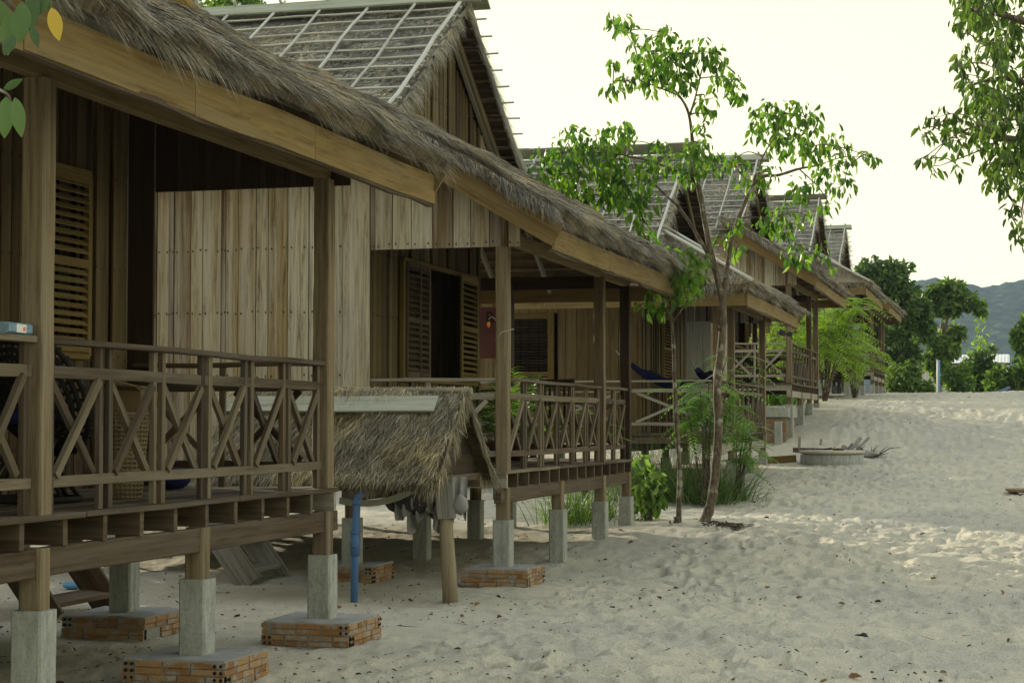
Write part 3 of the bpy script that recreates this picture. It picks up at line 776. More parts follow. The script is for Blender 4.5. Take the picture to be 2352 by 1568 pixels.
s.beam((-L_, -.62, .97), (-.05, -.62, .97), .07, .09); s.beam((-L_, .6, .97), (-.05, .6, .97), .07, .09); s.beam((-.1, -.7, 1.02), (-.1, .7, 1.02), .05, .06)
s.build('roof_frame', BEAM, sh)
s = MB(); s.tube([(.02, -.55, -.1), (.0, -.55, .3), (-.02, -.56, .62), (0, -.55, .95)], [.066, .062, .058, .055], 14); s.build('log_post', LOG, sh)
s = MB(); s.tube([(-1.2, -.3, -.1), (-1.2, -.3, 1.0)], [.06, .055], 10); s.build('log_post', LOG, sh)
s = MB(); s.beam((.0, -.61, .7), (-.02, -.61, 1.0), .16, .03, (0, 1, 0)); s.build('post_cleat', GREYW, sh)

# cloth bundle hanging on the log post
def blob(mb, c, r, sc=(1, 1, 1), nz=.25, k=16, m=0, sd=0):
    i0 = len(mb.v); nn = 10
    for a in range(nn+1):
        ph = PI*a/nn
        for b in range(k):
            th = 2*PI*b/k
            dr = Vector((math.sin(ph)*math.cos(th), math.sin(ph)*math.sin(th), math.cos(ph)))
            f = 1+nz*float(fbm(np.array(dr.x*2+sd+dr.z), np.array(dr.y*2+sd*2.), 3, int(sd)))
            mb.v.append(Vector(c)+Vector((dr.x*sc[0], dr.y*sc[1], dr.z*sc[2]))*(r*f))
    for a in range(nn):
        for b in range(k):
            b2 = (b+1) % k; A = i0+a*k; B = A+k
            mb.face([A+b, B+b, B+b2, A+b2], [(0, 0)]*4, random.random(), m, True)
def cloth(mb, a, b, drop, folds=6, amp=.04, m=0, nu=26, nv=10, taper=.8, rag=.25):
    a = Vector(a); b = Vector(b); d = b-a; nrm = d.cross(Vector((0, 0, 1))).normalized(); i0 = len(mb.v)
    for j in range(nv+1):
        t = j/nv
        for i in range(nu+1):
            u = i/nu; uu = .5+(u-.5)*(1-(1-taper)*t)
            dz = -drop*t*(1+rag*math.sin(u*7+1))
            mb.v.append(a+d*uu + Vector((0, 0, dz)) + nrm*(amp*math.sin(u*folds*2*PI)*(0.25+t)+.02*math.sin(9*t+5*u)))
    for j in range(nv):
        for i in range(nu):
            A = i0+j*(nu+1)+i; mb.face([A, A+1, A+nu+2, A+nu+1], [(0, 0)]*4, .5, m, True)
cb = thing('cloth_bundle', 'grey and dark cloths bundled and hanging on the log post under the small shelter', 'cloth', (SX, SY-.55, 0))
s = MB(); cloth(s, (-.52, .02, 1.0), (-.02, .02, 1.0), .26, 6, .05); cloth(s, (-.42, .08, .98), (-.06, .1, .98), .34, 4, .05); s.build('grey_cloth', CLOTH, cb)
s = MB(); blob(s, (-.36, .1, .86), .19, (1.1, .6, .75), .5, sd=2); blob(s, (-.12, .12, .84), .12, (1, .7, 1), .5, sd=4); s.build('dark_cloth', CLOTHD, cb)
s = MB(); blob(s, (.11, -.02, .82), .085, (.8, .8, 1.0), .35, sd=5); cloth(s, (.02, -.02, 1.05), (.16, .02, 1.05), .3, 2, .03, nu=10); s.build('knotted_cloth', CLOTH, cb)
s = MB(); pts = []
for k in range(11):
    t = k/10; pts.append(Vector((-.95+.85*t, -.06+.03*t, .84+.22*t*t-.05*math.sin(t*PI))))
for a_, b_ in zip(pts, pts[1:]): s.beam(a_, b_+(b_-a_)*.08, .012, .055, ch=.1, r=.5)
s.build('strap', CANVAS, cb)
# blue pipe
pp = P(815, 1385, 15.3); gx, gy = pp.x, pp.y
pi_ = thing('blue_water_pipe', 'upright blue plastic pipe with a collar and a bent top, left of the log post', 'pipe', (gx, gy, 0))
s = MB(); s.tube([(-.01, 0, -.1), (.0, 0, .4), (.015, 0, .88), (.03, .01, .905), (.075, .03, .915)], .031, 16); s.build('pipe', PIPEB, pi_)
s = MB(); s.tube([(.0, 0, .40), (.003, 0, .60)], .039, 16); s.tube([(.0, 0, .585), (.003, 0, .605)], .043, 16); s.tube([(0, 0, .475), (0.001, 0, .49)], .043, 16); s.build('pipe_collar', PIPEB, pi_); s = MB(); s.tube([(.013, 0, .82), (.017, 0, .87)], .037, 16)
s.build('pipe_collar', PIPEB, pi_)

# ---------------------------------------------------------------- stairs leaning on the sand
def steps(loc, rz, label, w=.7, n=3, mat=GREYW):
    t = thing('wooden_steps', label, 'steps', loc, rz, 'wooden steps on the sand'); t.rotation_euler = (0, R(5), rz)
    for sy in (-w/2, w/2):
        s = MB(); s.beam((.06, sy, .0), (-n*.21-.05, sy, n*.235+.12), .035, .25, n=2, wob=.003); s.build('stringer', mat, t)
    for k in range(n):
        s = MB(); s.beam((-.05-k*.21, -w/2+.02, .12+k*.235), (-.05-k*.21, w/2-.02, .12+k*.235), .26, .04, n=2, wob=.004); s.build('tread', mat, t)
    return t
a = P(595, 1322, 17.6); steps((a.x, a.y, G(a.x, a.y)), R(0), 'grey wooden steps under the first bungalow, right of the second brick footing', mat=GREYW)
a = P(172, 1405, 14.5); steps((a.x, a.y, G(a.x, a.y)), R(0), 'dark wooden steps behind the leftmost front pillar of the nearest bungalow', n=4, w=.95, mat=BEAM)

# rail frame seen under the second bungalow
lf = thing('timber_frame', 'low dark timber rail frame standing behind the stilts of the second bungalow', 'frame', (-10.6, 27.2, G(-10.6, 27.2)))
s = MB(); 
for z in (.45, .78): s.beam((-2.5, 0, z), (4.5, 0, z), .05, .06)
s.build('rail', DARKW, lf)
for x in (-2.4, -.6, 1.2, 3.0, 4.4):
    s = MB(); s.beam((x, 0, -.1), (x, 0, .95), .09, .09, (1, 0, 0)); s.build('post', DARKW, lf)

# ---------------------------------------------------------------- things on the first porch
zd = 1.05
a = P(283, 1143, 10.9); bk = thing('wicker_basket', 'tall woven wicker basket on the porch of the nearest bungalow', 'basket', (a.x, a.y, zd))
s = MB(); prof = []
for k in range(44):
    z = k*.0115; r_ = .095+.035*min(1, z/.4)+.006*(k % 2); prof.append((r_, z))
s.lathe(prof, k=26)
b_ = s.build('basket_body', WICK, bk)
s = MB()
for k in range(26):
    th = 2*PI*k/26; s.tube([(math.cos(th)*.106, math.sin(th)*.106, .01), (math.cos(th)*.142, math.sin(th)*.142, .49)], .006, 5)
for q_ in range(19):
    z_ = .015+q_*.026; r_ = .103+.036*min(1, z_/.4); s.tube([(math.cos(t*PI/12)*r_, math.sin(t*PI/12)*r_, z_) for t in range(25)], .0075, 5)
s.tube([(math.cos(t*PI/8)*.138, math.sin(t*PI/8)*.138, .5) for t in range(17)], .014, 6); s.build('rim', WICK, bk)
bx = thing('cardboard_box', 'brown cardboard box with raised flaps resting on top of the wicker basket', 'box', (a.x-.01, a.y, zd+.515), R(15))
s = MB()
for (x0, x1, y0, y1) in ((-.13, .13, -.11, -.104), (-.13, .13, .104, .11), (-.13, -.124, -.104, .104), (.124, .13, -.104, .104)): s.box(x0, x1, y0, y1, 0, .15, ch=0)
s.box(-.13, .13, -.11, .11, -.006, 0, ch=0); s.build('box_body', CARD, bx)
s = MB(); s.beam((-.13, 0, .2), (.14, 0, .135), .2, .006, ch=0); s.beam((-.13, -.12, .15), (.13, -.18, .13), .09, .005, (0, .3, 1), ch=0); s.build('flap', CARD, bx)
a = P(170, 905, 10.5); ch = thing('papasan_chair', 'round black wicker chair behind the railing of the nearest bungalow', 'chair', (-5.35, 9.35, zd), R(70))
s = MB()
cen = Vector((0, 0, .62)); tilt = Matrix.Rotation(R(62), 3, 'Y')
for ring in range(10):
    rr = .05+ring*.04; dep = -.10+.12*(rr/.4)**2
    s.tube([cen+tilt@Vector((rr*math.cos(t*PI/14), rr*math.sin(t*PI/14), dep)) for t in range(29)], .017, 6)
for sp in range(40):
    th = sp*PI/20; s.tube([cen+tilt@Vector((rr*math.cos(th), rr*math.sin(th), -.10+.12*(rr/.4)**2)) for rr in (.03, .15, .28, .43)], .012, 5)
s.build('seat_shell', BLACKW, ch)
s = MB(); s.tube([(.28*math.cos(t*PI/10), .28*math.sin(t*PI/10), .02) for t in range(21)], .02, 6)
for k in range(8):
    th = k*PI/4; s.tube([(.28*math.cos(th), .28*math.sin(th), .02), (.14*math.cos(th), .14*math.sin(th), .22), (.22*math.cos(th), .22*math.sin(th), .36)], .014, 5)
s.build('base_ring', BLACKW, ch)
s = MB(); blob(s, (0.02, 0, .50), .2, (1.0, 1.1, .35), .2, sd=3); tag(s.build('navy_cushion', NAVY, None), 'dark navy cushion lying in the round black chair', 'cushion').location = (-5.35, 9.35, zd-.02)
s = MB(); blob(s, (0, 0, .075), .15, (.8, 1.1, .5), .12, sd=6)
tag(s.build('floor_cushion', NAVY, None, P(395, 1110, 12.4)*1), 'navy blue cushion on the porch floor in front of the pale plank wall', 'cushion')
bpy.data.objects['floor_cushion'].location.z = zd
# small packet on the handrail
a = P(38, 757, 8.85)
pk = thing('snack_packet', 'small blue and white packet lying on the handrail behind the leftmost post', 'packet', (-4.605, a.y-.02, zd+.873), R(90))
s = MB(); s.box(-.11, .11, -.03, .03, 0, .055, ch=.2); s.build('carton', flat('packet_blue', (.17, .27, .36), .4, .6, 40), pk)
s = MB(); s.box(-.04, .05, .0301, .032, .008, .047, ch=0); s.box(-.04, .05, -.032, -.0301, .008, .047, ch=0); s.build('label_panel', WHITE, pk)
s = MB(); s.tube([(.03, -.034, .025), (.03, -.0318, .025)], .011, 12); s.tube([(.03, .0318, .025), (.03, .034, .025)], .011, 12)
s.build('printed_fruit', BULB, pk)

# ---------------------------------------------------------------- second porch
def palm(loc, label, mat, h=.55, n=26, name='potted_palm'):
    t = thing(name, label, 'plant', loc)
    s = MB(); s.lathe([(.10, 0), (.13, .2), (.145, .22), (.14, .24), (.12, .235)], k=18); s.build('pot', POT, t)
    ac = Acc()
    for k in range(n):
        th = random.random()*2*PI; el = random.uniform(.35, 1.4); L = h*random.uniform(.7, 1.15)
        d = Vector((math.cos(th)*math.cos(el), math.sin(th)*math.cos(el), math.sin(el)))
        m_ = 22; t_ = np.linspace(.25, 1, m_)[:, None]
        dn = np.array(d)[None]; pos = np.array([[0, 0, .24]])+dn*L*t_+np.array([[0, 0, -1]])*(.35*L*t_*t_)
        sd_ = unit(np.cross(dn, [[0, 0, 1.]])); sg = np.where(np.arange(m_) % 2 == 0, 1, -1)[:, None]
        dd = sd_*sg*.9+dn*.8+np.array([[0, 0, -.2]])
        ac.add(blades_arr(pos, dd, np.full(m_, .16), np.full(m_, .014), np.full(m_, .4)), np.clip(rng.normal(.5, .2, m_), 0, 1))
    ac.build('fronds', mat, t); return t
a = P(1192, 900, 21.6); palm((a.x, a.y, 1.05), 'bright green feathery potted palm on the second porch, right of the corner post', LEAFFD, 1.25, 44)
bpy.data.objects['potted_palm'].location.z = 1.05
a = P(1128, 900, 21.2)
t2 = palm((a.x, a.y, 1.05), 'dark leafy potted plant on the second porch, left of the corner post', LEAFD, 1.1, 34, 'potted_plant')
# pink banner
a = P(1122, 705, 23.0)
bn = thing('cloth_banner', 'dull pink cloth banner with a black letter R hanging behind the second porch', 'banner', (a.x, a.y, 0))
s = MB(); cloth(s, (-.26, 0, a.z), (.22, .02, a.z), .64, 1.2, .012, taper=1, rag=0); s.build('banner_cloth', PINK, bn)
fc = bpy.data.curves.new('letter', 'FONT'); fc.body = 'R'; fc.size = .2; fc.extrude = .002
fo = bpy.data.objects.new('letter', fc); COL.objects.link(fo); fo.parent = bn; fo.location = (-.03, -.035, a.z-.2); fo.rotation_euler = (PI/2, 0, 0); fc.materials.append(BLACKP)
bpy.context.view_layer.update(); lme = bpy.data.meshes.new_from_object(fo.evaluated_get(bpy.context.evaluated_depsgraph_get()))
lo_ = bpy.data.objects.new('letter_mark', lme); COL.objects.link(lo_); lo_.parent = bn; lo_.location = fo.location; lo_.rotation_euler = (PI/2, 0, 0); bpy.data.objects.remove(fo)
# bulb on a cord
a = P(1122, 742, 17.6)
lb = thing('string_bulb', 'small orange bulb hanging from a pale cord left of the second porch corner post', 'light bulb', a)
s = MB(); s.lathe([(.004, -.045), (.013, -.03), (.017, -.01), (.013, .008), (.009, .014)], k=14); s.build('bulb', BULB, lb)
s = MB(); s.lathe([(.01, .012), (.01, .035), (.006, .04)], k=10); s.build('socket', BLACKP, lb)
c0 = Vector((-4.66, 16.66, 1.05+1.22))-a
s = MB(); s.tube([(0, 0, .038), (.03, 0, .06), (.07, -.02, .04), (.09, -.03, -.0), (.105, -.02, .06), tuple(c0)], .004, 6)
s.tube([tuple(c0), tuple(c0+Vector((.09, -.13, .07))), tuple(c0+Vector((.2, -.1, .1))), tuple(c0+Vector((.15, .05, .1)))], .004, 6)
s.tube([(.09, -.03, 0), (.088, -.03, -.3), (.08, -.03, -.5), (.085, -.03, -.62)], .004, 6); s.build('cord', STRING, lb)
# dark chair
a = P(1298, 900, 21.3)
def chair(loc, rz, label):
    t = thing('wooden_chair', label, 'chair', loc, rz)
    for sx in (-.2, .2):
        s = MB(); s.beam((sx, -.2, 0), (sx, -.2, .43), .04, .04, (1, 0, 0)); s.build('leg', DARKW, t)
        s = MB(); s.beam((sx, .2, 0), (sx, .24, .95), .04, .04, (1, 0, 0)); s.build('leg', DARKW, t)
    s = MB(); s.box(-.23, .23, -.22, .22, .43, .46); s.build('seat', DARKW, t)
    s = MB(); s.beam((-.2, .235, .9), (.2, .235, .9), .03, .09)
    for k in range(6): s.beam((-.15+k*.06, .225, .5), (-.15+k*.06, .235, .88), .02, .025, (1, 0, 0))
    s.build('backrest', DARKW, t); return t
chair((a.x, a.y, 1.05), R(170), 'dark wooden slat-back chair on the second porch behind the railing')

# hammocks on the third porch
def hammock(a, b, sag, label, mat=NAVY):
    a = Vector(a); b = Vector(b); c = (a+b)/2
    t = thing('hammock', label, 'hammock', c, 0, 'blue hammocks on the third porch'); A = a-c; B = b-c
    d = (B-A); nrm = d.cross(Vector((0, 0, 1))).normalized(); s = MB(); nu, nv = 24, 8
    for i in range(nu+1):
        u = .12+.76*i/nu; w = .26*math.sin(PI*i/nu)**.6+.03; zc = -sag*4*u*(1-u)
        for j in range(nv+1):
            v = j/nv*2-1; s.v.append(A+d*u+Vector((0, 0, zc+.30*w*v*v*2+.02*math.sin(i*.9+v*5)))+nrm*(w*v*.8))
    for i in range(nu):
        for j in range(nv):
            q_ = i*(nv+1)+j; s.face([q_, q_+1, q_+nv+2, q_+nv+1], [(0, 0)]*4, .5, 0, True)
    s.build('sling', mat, t)
    s = MB(); 
    for (e, u) in ((A, .12), (B, .88)): s.tube([e, A+d*u+Vector((0, 0, -sag*4*u*(1-u)))], .012, 6)
    s.build('rope', STRING, t)
hammock((-6.45, 30.6, 2.72), (-4.75, 30.4, 2.3), .42, 'blue hammock slung across the third porch beside the dark post')
hammock((-5.4, 32.0, 2.6), (-4.72, 31.75, 2.6), .42, 'smaller blue hammock behind the forked tree trunk on the third porch')
# open pale door leaf on third porch
a = P(1614, 850, 33.6)
pd = thing('pale_door_leaf', 'pale grey plank door leaf standing open on the third porch behind the tree trunk', 'door', (a.x, a.y, 1.32))
s = MB()
for k in range(3): s.beam((-.23+k*.155, 0, .02), (-.23+k*.155, 0, 2.02), .15, .03, (0, 1, 0), r=.8, n=2)
s.build('door_board', wood('pale_grey_door', [(.50, .52, .49), (.58, .59, .56)], .4, .5, (.6, .61, .58), .4), pd)
s = MB(); s.beam((-.3, .03, .4), (.15, .03, .4), .03, .09); s.beam((-.3, .03, 1.6), (.15, .03, 1.6), .03, .09); s.build('door_ledge', BEAML, pd)

# floodlight on fourth house's corner post
a = P(1808, 766, 39.1)
fl = thing('floodlight', 'small black twin floodlight fixed on the fourth bungalow corner post', 'floodlight', a)
s = MB(); s.beam((-.16, -.06, .05), (-.05, -.06, -.01), .1, .11, ch=.2); s.beam((.02, -.07, .0), (.12, -.08, -.03), .09, .1, ch=.2); s.build('lamp_head', BLACKP, fl)
s = MB(); s.tube([(-.1, 0, 0), (.08, 0, -.02), (.1, .05, -.12)], .015, 6); s.build('bracket', METALD, fl)
s = MB(); s.beam((-.165, -.062, .053), (-.17, -.063, .056), .08, .08, ch=.1); s.build('lens', WHITE, fl)
# table on the fourth porch
tb = thing('porch_table', 'low timber table with crossed legs on the fourth porch', 'table', (-5.4, 41.4, 2.35))
s = MB()
for k in range(5): s.beam((-.6, -.3+k*.15, .62), (.6, -.3+k*.15, .62), .14, .03)
s.build('table_top', BEAML, tb)
for sy in (-.28, .28):
    s = MB(); s.beam((-.45, sy, 0), (.4, sy, .6), .05, .07); s.build('leg', DARKW, tb)
    s = MB(); s.beam((.45, sy+.05, 0), (-.4, sy+.05, .6), .05, .07); s.build('leg', DARKW, tb)

# brick tank below the fourth bungalow's near corner
bt = thing('brick_tank', 'square orange brick tank with a concrete top under the fourth bungalow', 'tank', (-5.35, 39.9, G(-5.3, 39.5)-.2))
s = MB(); s.box(-1.15, .72, -.45, 1.2, 0, .75, ch=.01)
for r_ in range(7):
    z = .04+r_*.1; x = -1.15+(.11 if r_ % 2 else 0)
    while x < .7: s.box(x, min(x+.21, .72), -.462, -.4, z, z+.085, m=1); x += .225
    y = -.45+(.11 if r_ % 2 else 0)
    while y < 1.1: s.box(.68, .732, y, y+.21, z, z+.085, axis='y', m=1); y += .225
s.build('tank_wall', [MORT, BRICK], bt)
s = MB(); s.box(-1.2, .78, -.52, 1.25, .76, .98, n=4, wob=.01, ch=.05); s.build('tank_cover', CONC, bt)
s = MB(); s.box(.5, .66, -.66, -.5, -.05, .68, axis='z', ch=.1); s.build('concrete_stub', CONC, bt)
# well ring
a = P(1911, 1060, 35.4); zc = G(a.x, a.y)
wr = thing('concrete_well_ring', 'low round concrete well ring with a sandy lid below the fourth bungalow', 'well', (a.x, a.y, zc))
s = MB(); s.lathe([(.58, -.2), (.60, .0), (.60, .17), (.52, .175), (.5, .1)], k=40); s.build('ring', CONC, wr)
s = MB(); s.lathe([(.5, .16), (.615, .20), (.63, .225), (.6, .25), (.01, .262)], k=40)
s.build('lid', SAND, wr)
s = MB(); s.beam((.05, -.3, .27), (.25, -.32, .27), .06, .03); s.beam((-.15, .0, .27), (0, -.05, .29), .05, .03); s.build('wood_scrap', DARKW, wr)
a = P(1790, 1052, 35.6)
pb = MB(); pb.beam((-.28, 0, .06), (.33, -.05, .1), .03, .14, n=2, wob=.004); tag(pb.build('loose_board', OCHRE2, None, (a.x, a.y, G(a.x, a.y))), 'short brown board set on edge in the sand left of the round well lid', 'board')
# sand filled edging board behind the ring
pts = [P(1822, 1030, 37.6), P(1870, 1028, 37.4), P(1912, 1018, 37.2), P(1950, 1012, 37.3)]
s = MB(); o0 = pts[0].copy(); o0.z = G(o0.x, o0.y)
for u, v in zip(pts, pts[1:]):
    A = Vector((u.x, u.y, G(u.x, u.y)+.06))-o0; B = Vector((v.x, v.y, G(v.x, v.y)+.06))-o0; s.beam(A, B, .05, .12, n=2, wob=.01)
tag(s.build('sand_edging', BARKD, None, o0), 'curved brown strip edging the raised sand above the round well', 'edging')
for (x, y, hh, lab) in ((1835, 1008, .22, 'taller grey stake poking out of the sand left of the twig pile'), (1884, 1001, .13, 'shorter dark stake poking out of the sand beside the twig pile')):
    a = P(x, y, 38.6); s = MB(); s.beam((0, 0, -.1), (.02, 0, hh), .07, .05, (1, 0, 0), n=2, wob=.006); tag(s.build('stake', GREYW, None, (a.x, a.y, G(a.x, a.y))), lab, 'stake', 'stakes in the raised sand')
# debris pile
a = P(1965, 1015, 36.6); zc = G(a.x, a.y)
dp = thing('debris_pile', 'pile of broken boards, twigs and netting on the sand beside the round well', 'debris', (a.x, a.y, zc))
for k in range(4):
    s = MB(); s.beam((-.36+k*.07, -.1, -.02), (-.22+k*.15, .15+.1*k, .22+.06*k+random.uniform(-.04, .04)), .10-.015*k, .02, (random.uniform(-.4, .4), 1, .2), n=2, wob=.012); s.build('broken_board', GREYW, dp)
s = MB()
for k in range(26):
    p0 = Vector((random.uniform(-.3, .5), random.uniform(-.3, .3), random.uniform(0, .1))); th = random.random()*PI
    p1 = p0+Vector((math.cos(th)*random.uniform(.15, .45), math.sin(th)*.3, random.uniform(-.02, .25))); pm = (p0+p1)/2+Vector((0, 0, random.uniform(-.03, .06)))
    s.tube([p0, pm, p1], [.014, .01, .004], 5)
s.build('twigs', BARKD, dp)
s = MB(); blob(s, (.12, -.1, .06), .28, (1.3, .7, .25), .6, sd=3); s.build('netting', CLOTH, dp)
s = MB(); s.tube([(-.42, -.1, .0), (-.415, -.1, .2)], .02, 6); s.build('yellow_peg', LEAFY, dp)
# woven tray at right edge
a = P(2345, 1163, 28.5)
s = MB(); s.lathe([(.02, .0), (.2, .0), (.245, .03), (.25, .055), (.235, .05), (.2, .02), (.02, .018)], k=30)
wt = tag(s.build('woven_tray', WICK, None, (a.x+.02, a.y, G(a.x, a.y)+.02)), 'shallow woven tray lying on the sand at the right edge', 'tray')
# blue scrap under first house
a = P(165, 1306, 16.5); s = MB(); blob(s, (0, 0, .03), .06, (1.4, 1, .5), .4, sd=9)
tag(s.build('blue_bag', BLUEP, None, (a.x, a.y, 0.02)), 'crumpled light blue plastic bag on the sand behind the dark steps', 'bag')

# ---------------------------------------------------------------- trees
def crown_acc(acc, c, r, n, L=.13, W=.055, droop=1.0, sq=(1, 1, 1)):
    p = unit(rng.normal(size=(n, 3)))*(rng.random((n, 1))**.45)*r*np.array(sq)
    out = unit(p+1e-6)
    d = out*.55 + np.array([[0, 0, -droop]]) + rng.normal(size=(n, 3))*.35
    nrm = out + rng.normal(size=(n, 3))*.6
    ln = rng.uniform(.5, 1.25, n)*L
    acc.add(leaves_arr(np.array(c)[None]+p, d, nrm, ln, ln*W/L), np.clip(rng.normal(.45, .25, n), 0, .93)+(rng.random(n) < .008)*.06)
def smooth_path(pts, n=5):
    out = []
    for i in range(len(pts)-1):
        p0 = pts[max(i-1, 0)]; p1 = pts[i]; p2 = pts[i+1]; p3 = pts[min(i+2, len(pts)-1)]
        for k in range(n):
            t = k/n; out.append(.5*((2*p1)+(p2-p0)*t+(2*p0-5*p1+4*p2-p3)*t*t+(3*p1-p0-3*p2+p3)*t**3))
    out.append(pts[-1]); return out
def branch(mb, pts, r0, r1, k=9, knob=.12):
    pp = smooth_path([Vector(p) for p in pts]); n = len(pp)
    mb.tube(pp, [(r0+(r1-r0)*i/(n-1))*(1+random.uniform(-knob, knob)) for i in range(n)], k)
    return pp
def photo_tree(name, label, D, stems, clusters, mat=LEAF, bark=BARK, scale=None, dens=1., Lf=.13, Wf=.055, spread=1.0, roots=(), cat='tree', droop=1.0):
    base = P(stems[0][0][0][0], stems[0][0][0][1], D); base.z = G(base.x, base.y) if abs(base.z-G(base.x, base.y)) < 1.5 else base.z
    T = thing(name, label, cat, base)
    tr = MB(); skel = []
    for (pts, r0, r1) in stems:
        w = []
        for i, p in enumerate(pts):
            off = p[2] if len(p) > 2 else 0
            w.append(P(p[0], p[1], D+off)-base)
        pp = branch(tr, w, r0, r1); skel += [(v, r0+(r1-r0)*i/len(pp)) for i, v in enumerate(pp)]
    ac = Acc()
    for cdat in clusters:
        x, y, r = cdat[:3]; off = cdat[3] if len(cdat) > 3 else random.uniform(-.8, .8)*spread
        c = P(x, y, D+off)-base; rw = r*D/4234
        n = max(6, int(dens*(r*r)*.038)); crown_acc(ac, c, rw, n, Lf, Wf, droop)
        # twig
        v, rr = min(skel, key=lambda s: (s[0]-c).length+max(0, s[0].z-c.z)*.6)
        mid = (v+c)/2+Vector((random.uniform(-.08, .08), random.uniform(-.08, .08), .1*(c-v).length))
        pp = smooth_path([v, mid, c], 4); m_ = len(pp); r0 = min(rr, .012+.012*(c-v).length)
        tr.tube(pp, [r0+(.004-r0)*i/(m_-1) for i in range(m_)], 6)
        for k in range(4):
            dd = Vector((random.gauss(0, 1), random.gauss(0, 1), random.gauss(0, .7))).normalized()*rw*.85
            tr.tube([pp[-2], c+dd*.5, c+dd], [.004, .003, .002], 4)
        skel += [(v_, .008) for v_ in pp[2:]]
    for (pts, r0, r1) in roots:
        w = []
        for (x, y, dz) in pts:
            p = P(x, y, D); w.append(Vector((p.x, p.y, p.z+dz))-base)
        branch(tr, w, r0, r1, 7, .25)
    tr.build('trunk', bark, T); ac.build('crown', mat, T)
    return T
DT = 22.6
mt = photo_tree('young_leafy_tree', 'young two-stemmed tree with drooping bright green leaves standing on the sand before the third bungalow', DT,
  [([(1603, 1224), (1628, 1172), (1641, 1100), (1650, 980), (1647, 880), (1657, 790), (1660, 700), (1648, 640), (1630, 570), (1612, 470), (1598, 400)], .066, .03),
   ([(1657, 720), (1672, 600), (1684, 540), (1705, 480), (1740, 412), (1790, 402), (1835, 388), (1880, 380)], .034, .012),
   ([(1630, 590), (1590, 520), (1560, 478), (1520, 440), (1480, 400)], .026, .01),
   ([(1600, 410), (1592, 340), (1582, 262), (1560, 220), (1530, 190)], .028, .010),
   ([(1583, 270), (1598, 220), (1612, 160)], .016, .008), ([(1560, 220), (1510, 200), (1480, 190)], .012, .006),
   ([(1598, 400), (1560, 395), (1500, 372), (1420, 355), (1350, 350)], .018, .007),
   ([(1740, 412), (1752, 360), (1790, 300)], .014, .006), ([(1835, 388), (1880, 430), (1905, 470)], .009, .005),
   ([(1697, 500), (1760, 505), (1830, 560), (1900, 600)], .010, .005), ([(1880, 380), (1940, 360), (1990, 362)], .008, .004),
   ([(1560, 1222), (1559, 1160), (1561, 1090), (1553, 960), (1549, 860), (1547, 790), (1540, 720), (1533, 650)], .036, .016),
   ([(1545, 740), (1580, 690), (1610, 650)], .012, .006)],
  [(1405, 45, 24), (1440, 55, 26), (1425, 70, 16), (1525, 75, 30), (1480, 118, 42), (1540, 135, 52), (1600, 125, 48), (1645, 125, 34), (1665, 180, 40), (1700, 208, 26), (1500, 180, 45), (1440, 185, 28), (1408, 205, 26), (1408, 145, 18), (1560, 185, 40), (1620, 232, 30), (1632, 262, 14), (1612, 290, 16), (1500, 145, 35),
   (1345, 325, 50), (1290, 352, 48), (1243, 362, 26), (1400, 350, 55), (1330, 400, 58), (1270, 415, 45), (1440, 300, 36), (1440, 425, 58), (1385, 450, 45), (1475, 460, 48), (1505, 380, 40), (1515, 338, 28), (1550, 375, 36), (1482, 545, 30), (1330, 455, 34), (1235, 395, 24), (1300, 300, 20), (1395, 300, 25), (1470, 515, 22), (1410, 400, 50), (1300, 440, 40),
   (1600, 350, 45), (1640, 372, 34), (1685, 365, 34), (1575, 395, 30), (1615, 330, 25),
   (1755, 258, 36), (1800, 262, 42), (1852, 272, 46), (1735, 300, 26), (1790, 320, 48), (1862, 335, 48), (1920, 335, 38), (1945, 372, 24), (2000, 360, 20), (1985, 350, 14), (1900, 395, 40), (1938, 430, 28), (1840, 430, 36), (1720, 418, 36), (1765, 395, 26), (1905, 470, 22), (1692, 520, 22), (1790, 498, 44), (1755, 520, 26), (1828, 578, 34), (1890, 572, 22), (1912, 622, 13), (1690, 575, 20), (1800, 540, 24), (1850, 495, 18),
   (1540, 600, 44), (1598, 598, 34), (1500, 640, 26), (1560, 665, 46), (1612, 650, 24), (1500, 695, 30), (1575, 635, 45), (1525, 715, 20), (1470, 700, 14), (1660, 545, 16)],
  droop=1.1, roots=[([(1560, 1200, 0), (1548, 1222, .07), (1520, 1236, .10), (1505, 1250, .1)], .045, .012), ([(1565, 1215, 0), (1590, 1222, .07), (1605, 1224, .06)], .03, .03), ([(1556, 1190, 0), (1545, 1205, 0), (1535, 1222, .06)], .03, .012), ([(1538, 1195, 0), (1545, 1215, 0)], .012, .02), ([(1555, 1185, 0), (1562, 1215, 0)], .05, .05)], dens=.84, Lf=.125, Wf=.066)
# exposed roots right of trunk
er = MB(); b0 = Vector((P(1660, 1245, 21.9).x, P(1660, 1245, 21.9).y, 0))
for k in range(16):
    x = 1610+random.uniform(0, 60); y = 1238+random.uniform(-4, 18); pts = []
    for t in range(5):
        p = P(x+t*random.uniform(10, 22), y+t*random.uniform(-2.5, 3.5), 22.0-t*.12*random.random()); pts.append(Vector((p.x, p.y, G(p.x, p.y)+.02+random.uniform(-.03, .05)))-b0)
    branch(er, pts, .010, .003, 5, .3)
tag(er.build('exposed_roots', BARKD, None, b0), 'tangle of thin dark exposed roots on the sand right of the young tree', 'roots')

